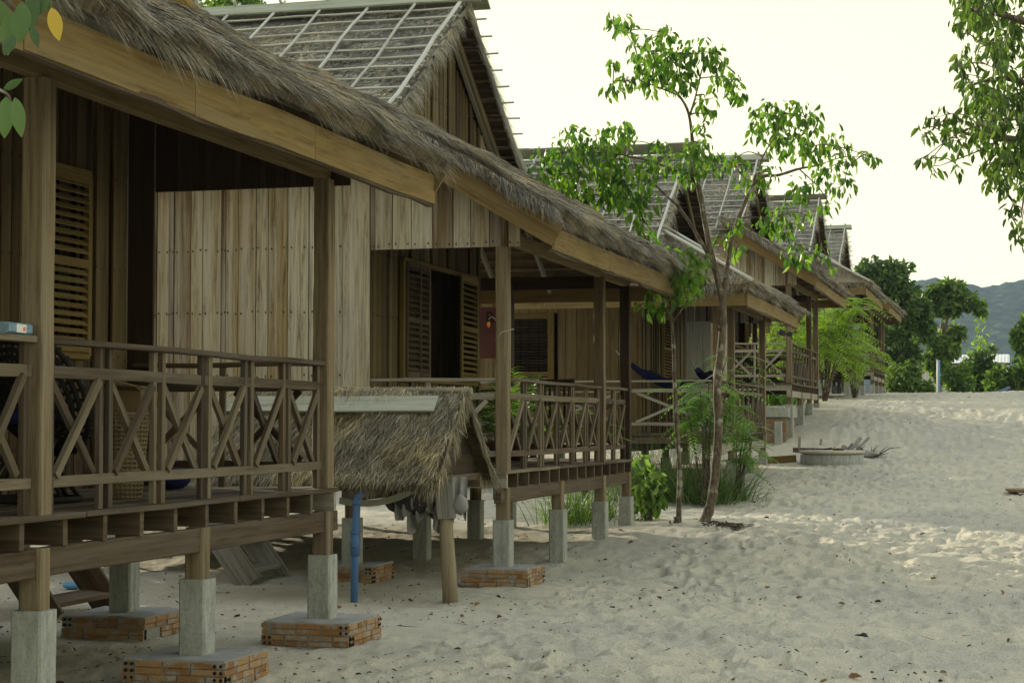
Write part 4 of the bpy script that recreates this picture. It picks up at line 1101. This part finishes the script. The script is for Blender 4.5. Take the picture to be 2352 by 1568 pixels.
# right hand tree
random.seed(21)
cl = []
def bandfill(y0, y1, x0f, n, r=(24, 46)):
    for k in range(n):
        y = random.uniform(y0, y1); x = random.uniform(x0f(y), 2420); cl.append((x, y, random.uniform(*r)))
bandfill(-60, 110, lambda y: 2215, 26)
bandfill(90, 240, lambda y: 2225, 18)
bandfill(200, 330, lambda y: 2250, 14)
bandfill(300, 470, lambda y: 2290, 16)
cl += [(2205, 55, 26), (2212, 120, 22), (2203, 150, 20), (2240, 190, 26), (2215, 170, 18), (2175, 262, 24), (2145, 268, 18), (2120, 295, 17), (2125, 310, 14), (2170, 305, 22), (2205, 280, 28), (2235, 250, 28), (2120, 365, 14), (2142, 362, 17), (2150, 395, 15), (2200, 325, 24), (2205, 385, 15), (2250, 340, 24), (2255, 300, 26), (2265, 380, 22), (2290, 405, 20), (2310, 430, 22), (2330, 470, 22), (2325, 500, 16), (2345, 520, 22), (2340, 548, 20), (2300, 345, 25), (2190, 345, 16)]
photo_tree('overhanging_tree', 'large leafy tree whose drooping branches hang in from the right edge', 17.5,
  [([(2700, 1330), (2690, 900), (2640, 500), (2600, 200), (2560, -150)], .2, .09), ([(2650, 560), (2500, 420), (2400, 350), (2330, 320), (2240, 310), (2180, 300)], .07, .008),
   ([(2600, 200), (2480, 120), (2380, 60), (2280, 30), (2200, 20)], .07, .008), ([(2620, 350), (2500, 270), (2400, 210), (2310, 180), (2250, 190)], .06, .008), ([(2400, 350), (2360, 420), (2345, 500)], .02, .006), ([(2300, 320), (2240, 350), (2160, 380)], .012, .004), ([(2560, -100), (2400, -60), (2300, -40)], .05, .01)],
  cl, mat=leafmat('overhang_leaf', [(0, (.035, .07, .022)), (.45, (.10, .18, .035)), (.85, (.19, .27, .06)), (.955, (.18, .22, .06)), (.975, (.45, .3, .08)), (1, (.3, .15, .05))], .4), dens=.66, Lf=.115, Wf=.05, spread=1.2)

# near leaves at top left
nl = thing('near_leafy_twig', 'large dark glossy leaves with one yellow leaf close to the lens at the top left', 'branch', P(40, 120, 3.0))
b0 = P(40, 120, 3.0)
s = MB()
tw = [P(-60, -60, 3.0), P(20, 10, 3.0), P(60, 60, 3.0), P(90, 80, 3.0)]; branch(s, [p-b0 for p in tw], .006, .002, 6)
branch(s, [p-b0 for p in (P(-60, 150, 3.0), P(-10, 200, 3.0), P(15, 215, 3.0), P(25, 230, 3.0))], .004, .0015, 6); s.build('twig', BARKD, nl)
def bigleaf(mb, a, b, w, curl=.2, r=.5, m=0):
    a = Vector(a); b = Vector(b); d = b-a; L = d.length; view = FWD; side = d.cross(view).normalized(); n_ = side.cross(d).normalized(); i0 = len(mb.v); K = 10
    for i in range(K+1):
        t = i/K; ww = w*math.sin(PI*t**.85)**.8*.5 if 0 < t < 1 else .0005
        p = a+d*t+n_*(curl*L*(t*t-t))
        mb.v += [p-side*ww+n_*ww*.3, p-side*ww*.5+n_*ww*.1, p, p+side*ww*.5+n_*ww*.1, p+side*ww+n_*ww*.3]
    for i in range(K):
        for j in range(4):
            q_ = i0+i*5+j; mb.face([q_, q_+1, q_+6, q_+5], [(0, 0)]*4, r, m, True)
s = MB()
for (x0, y0, x1, y1, w, dd) in ((50, 5, 45, 100, 48, 0), (20, 30, 18, 128, 40, .05), (75, -20, 70, 75, 40, .1), (72, 60, 88, 110, 22, -.03), (5, -30, 0, 60, 45, .08), (100, -40, 92, 35, 42, .12), (30, 80, 10, 128, 30, -.04), (8, 205, 52, 182, 20, 0), (14, 222, 10, 318, 44, 0), (34, 224, 50, 316, 34, -.05), (-20, 225, -8, 320, 40, .05), (60, -10, 120, 20, 36, .15)):
    s = MB(); bigleaf(s, P(x0, y0, 3+dd)-b0, P(x1, y1, 3+dd-.02)-b0, w*3/4234, .2, random.uniform(.1, .6)); s.build('leaf', LEAFD, nl)

s = MB(); bigleaf(s, P(118, 18, 2.95)-b0, P(136, 94, 2.95)-b0, 34*3/4234, .2, .5); s.build('yellow_leaf', LEAFY, nl)

# ---------------------------------------------------------------- shrubs, grasses
def feather(name, label, loc, nst, h, frond_L, nfr, mat, spread=.6, leaflet=(.05, .014), lean=(0, 0)):
    T = thing(name, label, 'shrub', loc); st = MB(); ac = Acc()
    for k in range(nst):
        th = random.random()*2*PI; hh = h*random.uniform(.6, 1.05); rr = spread*random.uniform(.3, 1)
        top = Vector((math.cos(th)*rr+lean[0], math.sin(th)*rr+lean[1], hh))
        pp = smooth_path([Vector((random.uniform(-.05, .05), random.uniform(-.05, .05), -.05)), top*.5+Vector((0, 0, .1*hh)), top], 6)
        st.tube(pp, [.018*(1-i/len(pp))+.004 for i in range(len(pp))], 6)
        for f in range(nfr):
            u = random.uniform(.5, 1); p = pp[min(len(pp)-1, int(u*len(pp)))]; a = random.random()*2*PI; el = random.uniform(-.1, .9)
            d = np.array([[math.cos(a)*math.cos(el), math.sin(a)*math.cos(el), math.sin(el)]]); L = frond_L*random.uniform(.6, 1.15)
            m_ = 26; t_ = np.linspace(.12, 1, m_)[:, None]
            pos = np.array(p)[None]+d*L*t_+np.array([[0, 0, -1.]])*(.55*L*t_*t_)
            tang = unit(d+np.array([[0, 0, -1.1]])*t_)
            sd_ = unit(np.cross(tang, [[0, 0, 1.]])); sg = np.where(np.arange(m_) % 2 == 0, 1, -1)[:, None]
            ll = leaflet[0]*np.sin(PI*np.clip(t_[:, 0], .1, .93))**.5
            ac.add(leaves_arr(pos, sd_*sg+tang*.45, np.cross(sd_, tang)+.1, ll, np.full(m_, leaflet[1]), .05, .2), np.clip(rng.normal(random.uniform(.3, .7), .12, m_), 0, 1))
    st.build('stem', BARKD, T); ac.build('foliage', mat, T); return T
def at(x, y, D):
    p = P(x, y, D); return (p.x, p.y, G(p.x, p.y))
feather('feathery_shrub', 'light green feathery shrub growing behind the forked trunk before the third porch', at(1620, 1130, 26.5), 9, 2.1, .7, 15, LEAFFD, .7, (.085, .03))
feather('feathery_shrub', 'low feathery sprig reaching right across the third porch railing', at(1690, 1120, 27.3), 5, 1.15, .5, 11, LEAFFD, .4, (.075, .026), (.1, 0))
feather('yellow_green_shrub', 'large feathery yellow-green shrub between the fourth and fifth bungalows', at(1895, 900, 49.5), 18, 2.7, 1.35, 15, LEAFF, 1.05, (.15, .045))
feather('yellow_green_shrub', 'smaller yellow-green shrub leaning left behind the fourth porch railing', at(1800, 880, 49.0), 7, 2.0, 1.0, 12, LEAFF, .6, (.14, .045))
feather('yellow_green_shrub', 'lower right lobe of yellow-green foliage beside the far bungalow post', at(1965, 900, 52.0), 9, 2.0, 1.15, 12, LEAFF, .7, (.15, .045))
def grass(name, label, locs, n, h, sp, mat=GRASSM, w=.012, group=None, cat='grass tuft'):
    o = np.array(locs[0]); ac = Acc()
    for l in locs:
        b = rng.normal(size=(n, 3))*np.array([sp*.45, sp*.45, 0])+np.array(l)-o
        d = rng.normal(size=(n, 3))*.27+np.array([0, 0, 1]); d[:, :2] += b[:, :2]*.3/sp
        L = h*rng.uniform(.5, 1.15, n); ac.add(blades_arr(b, d, L, np.full(n, w), rng.uniform(.1, .75, n), 5), np.clip(rng.normal(.4, .25, n), 0, 1))
    q_ = ac.build(name, mat); q_.location = locs[0]; return tag(q_, label, cat, group)
grass('grass_tuft', 'big tuft of long dark green grass left of the thick trunk before the third bungalow', [at(1545, 1120, 27.4), at(1500, 1115, 27.6)], 520, 1.15, .55)
grass('grass_tuft', 'big tuft of long green grass right of the thick trunk before the third bungalow', [at(1625, 1135, 26.8), at(1665, 1125, 27.4)], 400, .95, .42)
grass('grass_tuft', 'tuft of reedy grass under the second bungalow near its second front pillar', [at(1305, 1200, 23.3), at(1340, 1195, 23.7)], 170, .95, .4, LEAFB)
grass('grass_tuft', 'thin clump of grass under the second bungalow beside its third front pillar', [at(1400, 1190, 24.4)], 80, .85, .3, LEAFB)
grass('grass_tuft', 'row of pale reeds under the fourth bungalow', [at(1760, 950, 47), at(1790, 945, 47.3), at(1735, 950, 47.5)], 170, 1.15, .8, LEAFFD, .03)
def bush(name, label, loc, rx, ry, rz, n, L, mat, cat='bush', stems=5, group=None, lump=.35, droop=.2):
    T = thing(name, label, cat, loc, 0, group); ac = Acc(); st = MB()
    nc = max(6, int(9*lump*4)); 
    for k in range(nc):
        u = unit(rng.normal(size=(1, 3)))[0]; c = np.array([u[0]*rx*.8, u[1]*ry*.8, rz*(.85+u[2]*.6+random.uniform(-.25, .3))]); kk = random.uniform(.28, .5)
        crown_acc(ac, c, 1, n//nc, L, L*.5, droop, sq=(rx*kk, ry*kk, rz*kk*.9))
        if k < stems: st.tube(smooth_path([Vector((0, 0, -.1)), Vector(c)*.5+Vector((.05, 0, 0)), Vector(c)], 4), [.03*max(.5, rz)*(1-i/9)+.004 for i in range(9)], 5)
    st.build('stem', BARKD, T); ac.build('foliage', mat, T); return T
bush('broadleaf_shrub', 'young broad-leaved shrub beside the last pillar of the second bungalow', at(1480, 1195, 24.0), .24, .24, .48, 150, .21, LEAFB, 'shrub', droop=.8)

# far vegetation
def fat(x, y, D): p = P(x, y, D); return (p.x, p.y, G(p.x, p.y)-.1)
def far_tree(name, label, D, x0, ybase, trunk, blobs, mat, n=1400, L=.3, r=.12, bark=BARKD, shrink=1.):
    b = Vector(fat(x0, ybase, D)); T = thing(name, label, 'tree', b); tr = MB(); ac = Acc(); sk = []
    for pts, r0, r1 in trunk:
        w = [P(x, y, D)-b for x, y in pts]; w[0].z = min(w[0].z, 0) if pts is trunk[0][0] else w[0].z
        sk += branch(tr, w, r0, r1, 8)
    for (x, y, rx, ry) in blobs:
        c = P(x, y, D+random.uniform(-1, 1)*rx*D/4234*.6)-b; RX = rx*D/4234; RY = ry*D/4234
        nn = max(40, int(n*rx*ry/2500)); k = 5
        for j in range(k):
            u = unit(rng.normal(size=(1, 3)))[0]
            crown_acc(ac, np.array(c)+u*np.array([RX, RX, RY])*.5, 1, nn//k, L, L*.5, .3, sq=(RX*.6, RX*.6, RY*.6))
        v = min(sk, key=lambda s_: (s_-c).length); tr.tube(smooth_path([v, (v+c)/2+Vector((0, 0, .15)), c], 4), [r*.35*(1-i/9)+.01 for i in range(9)], 5)
    tr.build('trunk', bark, T); ac.build('crown', mat, T); return T
far_tree('dark_tree', 'dense dark green tree behind the farthest bungalow', 80, 2075, 905, [([(2075, 905), (2070, 800), (2060, 720)], .25, .12)],
   [(2000, 625, 35, 30), (2045, 640, 38, 32), (2065, 615, 28, 18), (2020, 690, 45, 50), (2070, 690, 45, 45), (2095, 730, 38, 38), (2120, 745, 22, 22), (2060, 760, 35, 30), (2030, 820, 35, 40), (1985, 640, 25, 25), (2075, 820, 40, 35), (2110, 700, 25, 20), (2000, 760, 30, 40)], LEAFD, 1500, .34)
far_tree('blue_banded_tree', 'bright green tree with pale trunks in front of the hill, above the white sheds', 86, 2158, 905, [([(2158, 905), (2160, 800), (2165, 740)], .13, .09), ([(2162, 800), (2178, 720), (2180, 700)], .08, .05), ([(2160, 790), (2145, 740), (2130, 730)], .05, .03)],
   [(2155, 670, 28, 22), (2190, 665, 38, 24), (2200, 690, 45, 24), (2150, 700, 30, 22), (2225, 700, 30, 16), (2255, 712, 14, 16), (2120, 690, 14, 18), (2175, 710, 35, 16), (2205, 760, 22, 14), (2150, 790, 40, 28), (2175, 800, 25, 30), (2145, 830, 26, 25), (2120, 775, 20, 12), (2165, 855, 22, 18), (2190, 770, 18, 12)], LEAFB, 1500, .32, bark=BARK)
for (x, y, rx, ry, D, lab, mt_) in (
   (2068, 868, 42, 34, 78, 'round green bush left of the white sheds at the far crest', LEAFB), (2128, 890, 20, 14, 77, 'small low bush at the far crest in front of the white sheds', LEAFB),
   (2205, 870, 32, 32, 79, 'green bush just right of the blue posts at the far crest', LEAFB), (2255, 855, 36, 48, 82, 'tall dark green bush right of the sheds', LEAFD),
   (2300, 872, 34, 26, 80, 'low light green hedge bush near the right edge', LEAFB), (2350, 850, 32, 42, 80, 'round green bush at the right edge of the crest', LEAFB),
   (2245, 815, 20, 18, 90, 'small yellow-green treetop behind the bushes', LEAFF)):
    p = P(x, y, D); zb = G(p.x, p.y)-.1; RZ_ = (p.z-zb); k = D/4234
    bush('far_bush', lab, (p.x, p.y, zb), rx*k, rx*k, max(ry*k, RZ_*.9) if y > 840 else RZ_, int(1900*rx*ry/1600), .26, mt_, 'bush', 4, 'bushes along the far crest', .5)
far_tree('edge_tree', 'green tree crown reaching in from the right edge above the hedge', 76, 2420, 905, [([(2420, 905), (2410, 820), (2395, 760)], .2, .1)], [(2345, 775, 24, 26), (2380, 760, 30, 40), (2352, 800, 20, 14), (2400, 720, 40, 40), (2360, 738, 14, 14)], LEAFB, 1500, .3)
far_tree('spindly_tree', 'thin pale spindly tree standing before the hill', 120, 2275, 900, [([(2276, 900), (2275, 850), (2274, 800)], .12, .05)], [(2273, 795, 9, 7), (2265, 805, 6, 5), (2282, 806, 6, 5)], LEAFB, 700, .35, bark=BARK)
# white sheds
p = P(2085, 905, 92)
sd_ = thing('white_shed', 'white corrugated metal shed beyond the sand crest, behind the bushes', 'shed', (p.x, p.y, G(p.x, p.y)))
zt = P(2085, 835, 92).z-sd_.location.z
s = MB(); 
for k in range(38):
    x = -1.2+k*.16; s.beam((x, 0, 0), (x, 0, zt*.99), .09, .05, (0, 1, 0), ch=.3, jit=0); s.beam((x+.08, .03, 0), (x+.08, .03, zt*.98), .09, .04, (0, 1, 0), ch=.1, jit=0)
s.build('wall', CORR, sd_)
s = MB()
for k in range(38):
    x = -1.3+k*.165; s.beam((x, -.25, zt), (x, 2.4, zt+.5), .09, .04, (0, 0, 1), ch=.3, jit=0)
    s.beam((x+.08, -.25, zt-.01), (x+.08, 2.4, zt+.49), .09, .02, (0, 0, 1), ch=.1, jit=0)
s.build('roof', CORR, sd_)
s = MB(); s.box(-1.25, 4.95, -.31, -.27, zt-.1, zt-.02); s.build('gutter', METALD, sd_)
s = MB(); s.box(-1.2, 4.9, .08, 3, 0, zt*.95, ch=0); s.build('inner_wall', WHITE, sd_)
# blue posts, thin pole
for (x, mat, lab) in ((2153.5, WHITE, 'thin white post, left of the pair under the bright green tree'), (2157.5, BLUEP, 'thin light blue post, right of the pair under the bright green tree')):
    p = P(x, 905, 74); s = MB(); s.tube([(0, 0, -.2), (0, 0, .6), (.01, 0, 1.35)], .035, 8); s.tube([(0.01, 0, 1.35), (.01, 0, 1.39)], .04, 8); tag(s.build('painted_post', mat, None, (p.x, p.y, G(p.x, p.y))), lab, 'post', 'painted posts at the crest')
p = P(2112, 905, 84); lp = thing('lamp_pole', 'thin leaning dark lamp pole in front of the white shed', 'lamp pole', (p.x, p.y, G(p.x, p.y)))
s = MB(); s.tube([(0.1, 0, -.1), (0, 0, 1.2), (-.05, 0, 2.0)], .02, 6); s.build('pole', METALD, lp)
s = MB(); s.tube([(-.15, 0, 1.99), (-.05, 0, 2.03), (.06, 0, 1.99)], .03, 6); s.build('lamp_head', METALD, lp)
# blue object on crest
p = P(2300, 898, 76); s = MB(); s.beam((-.55, 0, .06), (.0, 0, .16), .4, .08, ch=.2); s.beam((.0, 0, .15), (.35, 0, .3), .35, .12, ch=.2); tag(s.build('beach_lounger', flat('faded_blue', (.15, .2, .35), .7), None, (p.x, p.y, G(p.x, p.y))), 'faded blue lounger lying on the sand crest at the right', 'lounger')

# trees behind the bungalows
random.seed(5)
def rear_tree(loc, h, r, lab, n=4200, L=.2, mat=LEAFB):
    T = thing('rear_tree', lab, 'tree', loc, 0, 'trees behind the bungalows'); tr = MB(); ac = Acc()
    tk = branch(tr, [(0, 0, -.2), (.1, .1, h*.35), (-.1, 0, h*.7), (0, 0, h)], .16, .05, 8)
    for k in range(16):
        u = unit(rng.normal(size=(1, 3)))[0]*r*.75; c = np.array([u[0], u[1], h-.1+u[2]*.75]); crown_acc(ac, c, r*.42, n//16, L, L*.45, .6)
        v = min(tk, key=lambda s_: (s_-Vector(c)).length); tr.tube([v, (v+Vector(c))/2+Vector((0, 0, .1)), Vector(c)], [.04, .025, .008], 5)
    tr.build('trunk', BARK, T); ac.build('crown', mat, T)
a = P(545, 12, 36); rear_tree((a.x, a.y, G(a.x, a.y)), a.z-G(a.x, a.y)-.25, .95, 'leafy treetop showing over the left end of the second bungalow roof', 2600, .16)
a = P(690, 18, 34); rear_tree((a.x, a.y, G(a.x, a.y)), a.z-G(a.x, a.y)-.55, .75, 'lower treetop just showing over the second bungalow ridge', 1400, .16)
for (x, y, hh, rr) in ((-19, 12.5, 3.0, 2.2), (-23, 17, 3.6, 2.4), (-22, 35, 3.4, 2.0), (-26, 44, 3.6, 2.4), (-25, 7, 4, 2.6), (-24, 27.5, 1.6, 1.4), (-14.5, 17.2, 2.6, 1.7), (-17, 20.5, 3.0, 1.8)):  # mostly unseen trees, added to break the low sun through the gaps
    rear_tree((x, y, G(x, y)), hh, rr, 'leafy backdrop tree behind the row of bungalows, added to block low sun', 2600, .3, LEAFD)
for (x, y) in ((-17, 33), (-18.5, 36), (-20, 39), (-16, 41)):
    bush('rear_bush', 'green bush on the sand behind the row of bungalows', (x, y, G(x, y)), 1.1, 1.1, .8, 1500, .2, LEAFB, 'bush', 4, 'bushes behind the bungalows')

# ---------------------------------------------------------------- litter
n = 4600
r_ = 6*np.exp(rng.random(n)*2.2); th = np.radians(rng.uniform(-31, 1.5, n))
x = r_*np.sin(th); y = r_*np.cos(th); keep = fbm(x*.5, y*.5, 2, 4) > -.35; x = x[keep]; y = y[keep]; n = len(x)
ib = np.searchsorted(rad, np.hypot(x, y)); ia = np.searchsorted(ang, np.arctan2(x, y))
z = Z[np.clip(ib, 0, nr-1), np.clip(ia, 0, na-1)]+.006
big = rng.random(n) < .07
L = np.where(big, rng.uniform(.04, .08, n), rng.uniform(.012, .04, n)); d = rng.normal(size=(n, 3))*np.array([1, 1, .15]); d[:, 2] += np.where(big, rng.random(n)*.5, .1)
V, F, k = leaves_arr(np.stack([x, y, z], 1), d, rng.normal(size=(n, 3))*.4+np.array([0, 0, 1]), L, L*np.where(big, .5, rng.uniform(.15, .6, n)), .35, .3)
tag(np_build('leaf_litter', V, F, np.repeat(rng.random(n)*np.where(big, 1, .7), 2), DRY), 'scattered dry leaves and bark scraps on the sand', 'litter', kind='stuff')
ac = Acc(); n = 260
r_ = 6*np.exp(rng.random(n)*1.6); th = np.radians(rng.uniform(-31, 1.5, n)); x = r_*np.sin(th); y = r_*np.cos(th)
z = Z[np.clip(np.searchsorted(rad, r_), 0, nr-1), np.clip(np.searchsorted(ang, th), 0, na-1)]+.008
ac.add(blades_arr(np.stack([x, y, z], 1), rng.normal(size=(n, 3))*np.array([1, 1, .12]), rng.uniform(.05, .2, n), rng.uniform(.004, .009, n), np.zeros(n)), rng.random(n)*.5)
tag(ac.build('twig_litter', DRY), 'scattered thin twigs on the sand', 'litter', kind='stuff')
# dark scrap on the sand
a = P(1983, 1460, 12.9); s = MB(); blob(s, (0, 0, .015), .035, (1.3, 1, .6), .7, sd=4)
a2 = Vector((a.x, a.y, G(a.x, a.y)+.0)); tag(s.build('black_scrap', BLACKP, None, a2), 'small crumpled black scrap on the near sand', 'scrap')

# ---------------------------------------------------------------- hill
nx, ny = 420, 60
hb = P(2220, 905, 900)
u = np.linspace(-520, 700, nx); v = np.linspace(0, 1, ny)
U, Vv = np.meshgrid(u, v)
hx = U; hy = Vv*420
prof = np.interp(U, [-520, -250, -60, -28, 5, 28, 60, 130, 300, 700], [30, 42, 52, 56, 52, 54.5, 58, 66, 75, 60])
can = fbm(hx*.11, hy*.11, 3, 51)*2.2 + (1-cells(hx*.16, hy*.16, 5))*2.6
hz = prof*1.80*np.sin(np.clip(Vv, 0, 1)*PI*.5)**.8*(1+.03*fbm(hx*.02, hy*.02, 3, 6)) + can
Vh = np.stack([hx*math.cos(0)-hy*0, hy, hz-3], -1).reshape(-1, 3)
i, j = np.meshgrid(np.arange(nx-1), np.arange(ny-1)); Fh = np.stack([j*nx+i, j*nx+i+1, (j+1)*nx+i+1, (j+1)*nx+i], -1).reshape(-1, 4)
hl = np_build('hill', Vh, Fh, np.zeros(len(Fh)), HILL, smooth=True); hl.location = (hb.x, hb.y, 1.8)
tag(hl, 'long forested hill fading blue in the distance', None, kind='structure')

# ---------------------------------------------------------------- haze
hm = bpy.data.materials.new('haze_air'); hm.use_nodes = True; nt = hm.node_tree; nt.nodes.clear()
out = nt.nodes.new('ShaderNodeOutputMaterial'); pv = nt.nodes.new('ShaderNodeVolumePrincipled')
pv.inputs['Color'].default_value = (.52, .66, .90, 1); pv.inputs['Density'].default_value = .00021; pv.inputs['Anisotropy'].default_value = .2
nt.links.new(pv.outputs[0], out.inputs['Volume'])
s = MB(); s.box(-900, 900, -600, 1450, -6, 125, ch=0, jit=0); hz_ = s.build('haze', hm); tag(hz_, 'thin bluish haze in the air', None, kind='stuff')

SKY = (.47, .10, .18, .07)
# ---------------------------------------------------------------- light
SEL, SAZ = R(13.5), math.atan2(-.82, .57)      # azimuth from +Y clockwise: sun low over the left side
w = bpy.data.worlds.new('World'); scn.world = w; w.use_nodes = True; nt = w.node_tree; nt.nodes.clear()
sky = nt.nodes.new('ShaderNodeTexSky'); sky.sky_type = 'NISHITA'; sky.sun_disc = False
sky.sun_elevation = SEL; sky.sun_rotation = SAZ; sky.air_density = 1.2; sky.dust_density = 5; sky.ozone_density = 1
bg = nt.nodes.new('ShaderNodeBackground'); ow = nt.nodes.new('ShaderNodeOutputWorld')
hs = nt.nodes.new('ShaderNodeHueSaturation'); hs.inputs['Saturation'].default_value = .3
nt.links.new(sky.outputs[0], hs.inputs['Color'])
tc = nt.nodes.new('ShaderNodeTexCoord').outputs['Generated']
def vmath(op, a, b):
    n = nt.nodes.new('ShaderNodeVectorMath'); n.operation = op; nt.links.new(a, n.inputs[0]); n.inputs[1].default_value = b; return n.outputs['Value']
def fmath(op, a, b, clamp=False):
    n = nt.nodes.new('ShaderNodeMath'); n.operation = op; n.use_clamp = clamp
    for k, v in ((0, a), (1, b)):
        if isinstance(v, (int, float)): n.inputs[k].default_value = v
        else: nt.links.new(v, n.inputs[k])
    return n.outputs[0]
dz = vmath('DOT_PRODUCT', tc, (0, 0, 1)); dd_ = vmath('DOT_PRODUCT', tc, (.50, .866, 0))
hor = fmath('POWER', fmath('SUBTRACT', 1, fmath('ABSOLUTE', dz, 0), True), 2.5)
f_ = fmath('ADD', fmath('ADD', SKY[0], fmath('MULTIPLY', fmath('MAXIMUM', dd_, 0), SKY[1])), fmath('ADD', fmath('MULTIPLY', hor, SKY[2]), fmath('MULTIPLY', dd_, SKY[3])))
cf_ = fmath('MULTIPLY', fmath('SUBTRACT', .75, fmath('ABSOLUTE', dz, 0)), 2.0, True)
colr = mix(nt, (.90, .99, 1.04), (1.0, .975, .60), cf_)
mul = nt.nodes.new('ShaderNodeVectorMath'); mul.operation = 'SCALE'; nt.links.new(colr, mul.inputs[0]); nt.links.new(f_, mul.inputs['Scale'])
sc10 = nt.nodes.new('ShaderNodeVectorMath'); sc10.operation = 'SCALE'; nt.links.new(mul.outputs[0], sc10.inputs[0]); sc10.inputs['Scale'].default_value = 10
mx = mix(nt, hs.outputs[0], sc10.outputs[0], .85)
nt.links.new(mx, bg.inputs[0]); bg.inputs[1].default_value = .1
nt.links.new(bg.outputs[0], ow.inputs[0])
sl = bpy.data.lights.new('sun', 'SUN'); sl.energy = 3.4; sl.angle = R(.6); sl.color = (1, .90, .70)
so = bpy.data.objects.new('sun', sl); COL.objects.link(so)
dv = Vector((math.sin(SAZ)*math.cos(SEL), math.cos(SAZ)*math.cos(SEL), math.sin(SEL)))
so.rotation_euler = dv.to_track_quat('Z', 'Y').to_euler()
scn.view_settings.view_transform = 'Standard'; scn.view_settings.look = 'None'
scn.view_settings.exposure = 1.08; scn.view_settings.gamma = 1
scn.cycles.max_bounces = 6; scn.cycles.diffuse_bounces = 1; scn.cycles.volume_bounces = 0
scn.cycles.use_denoising = True
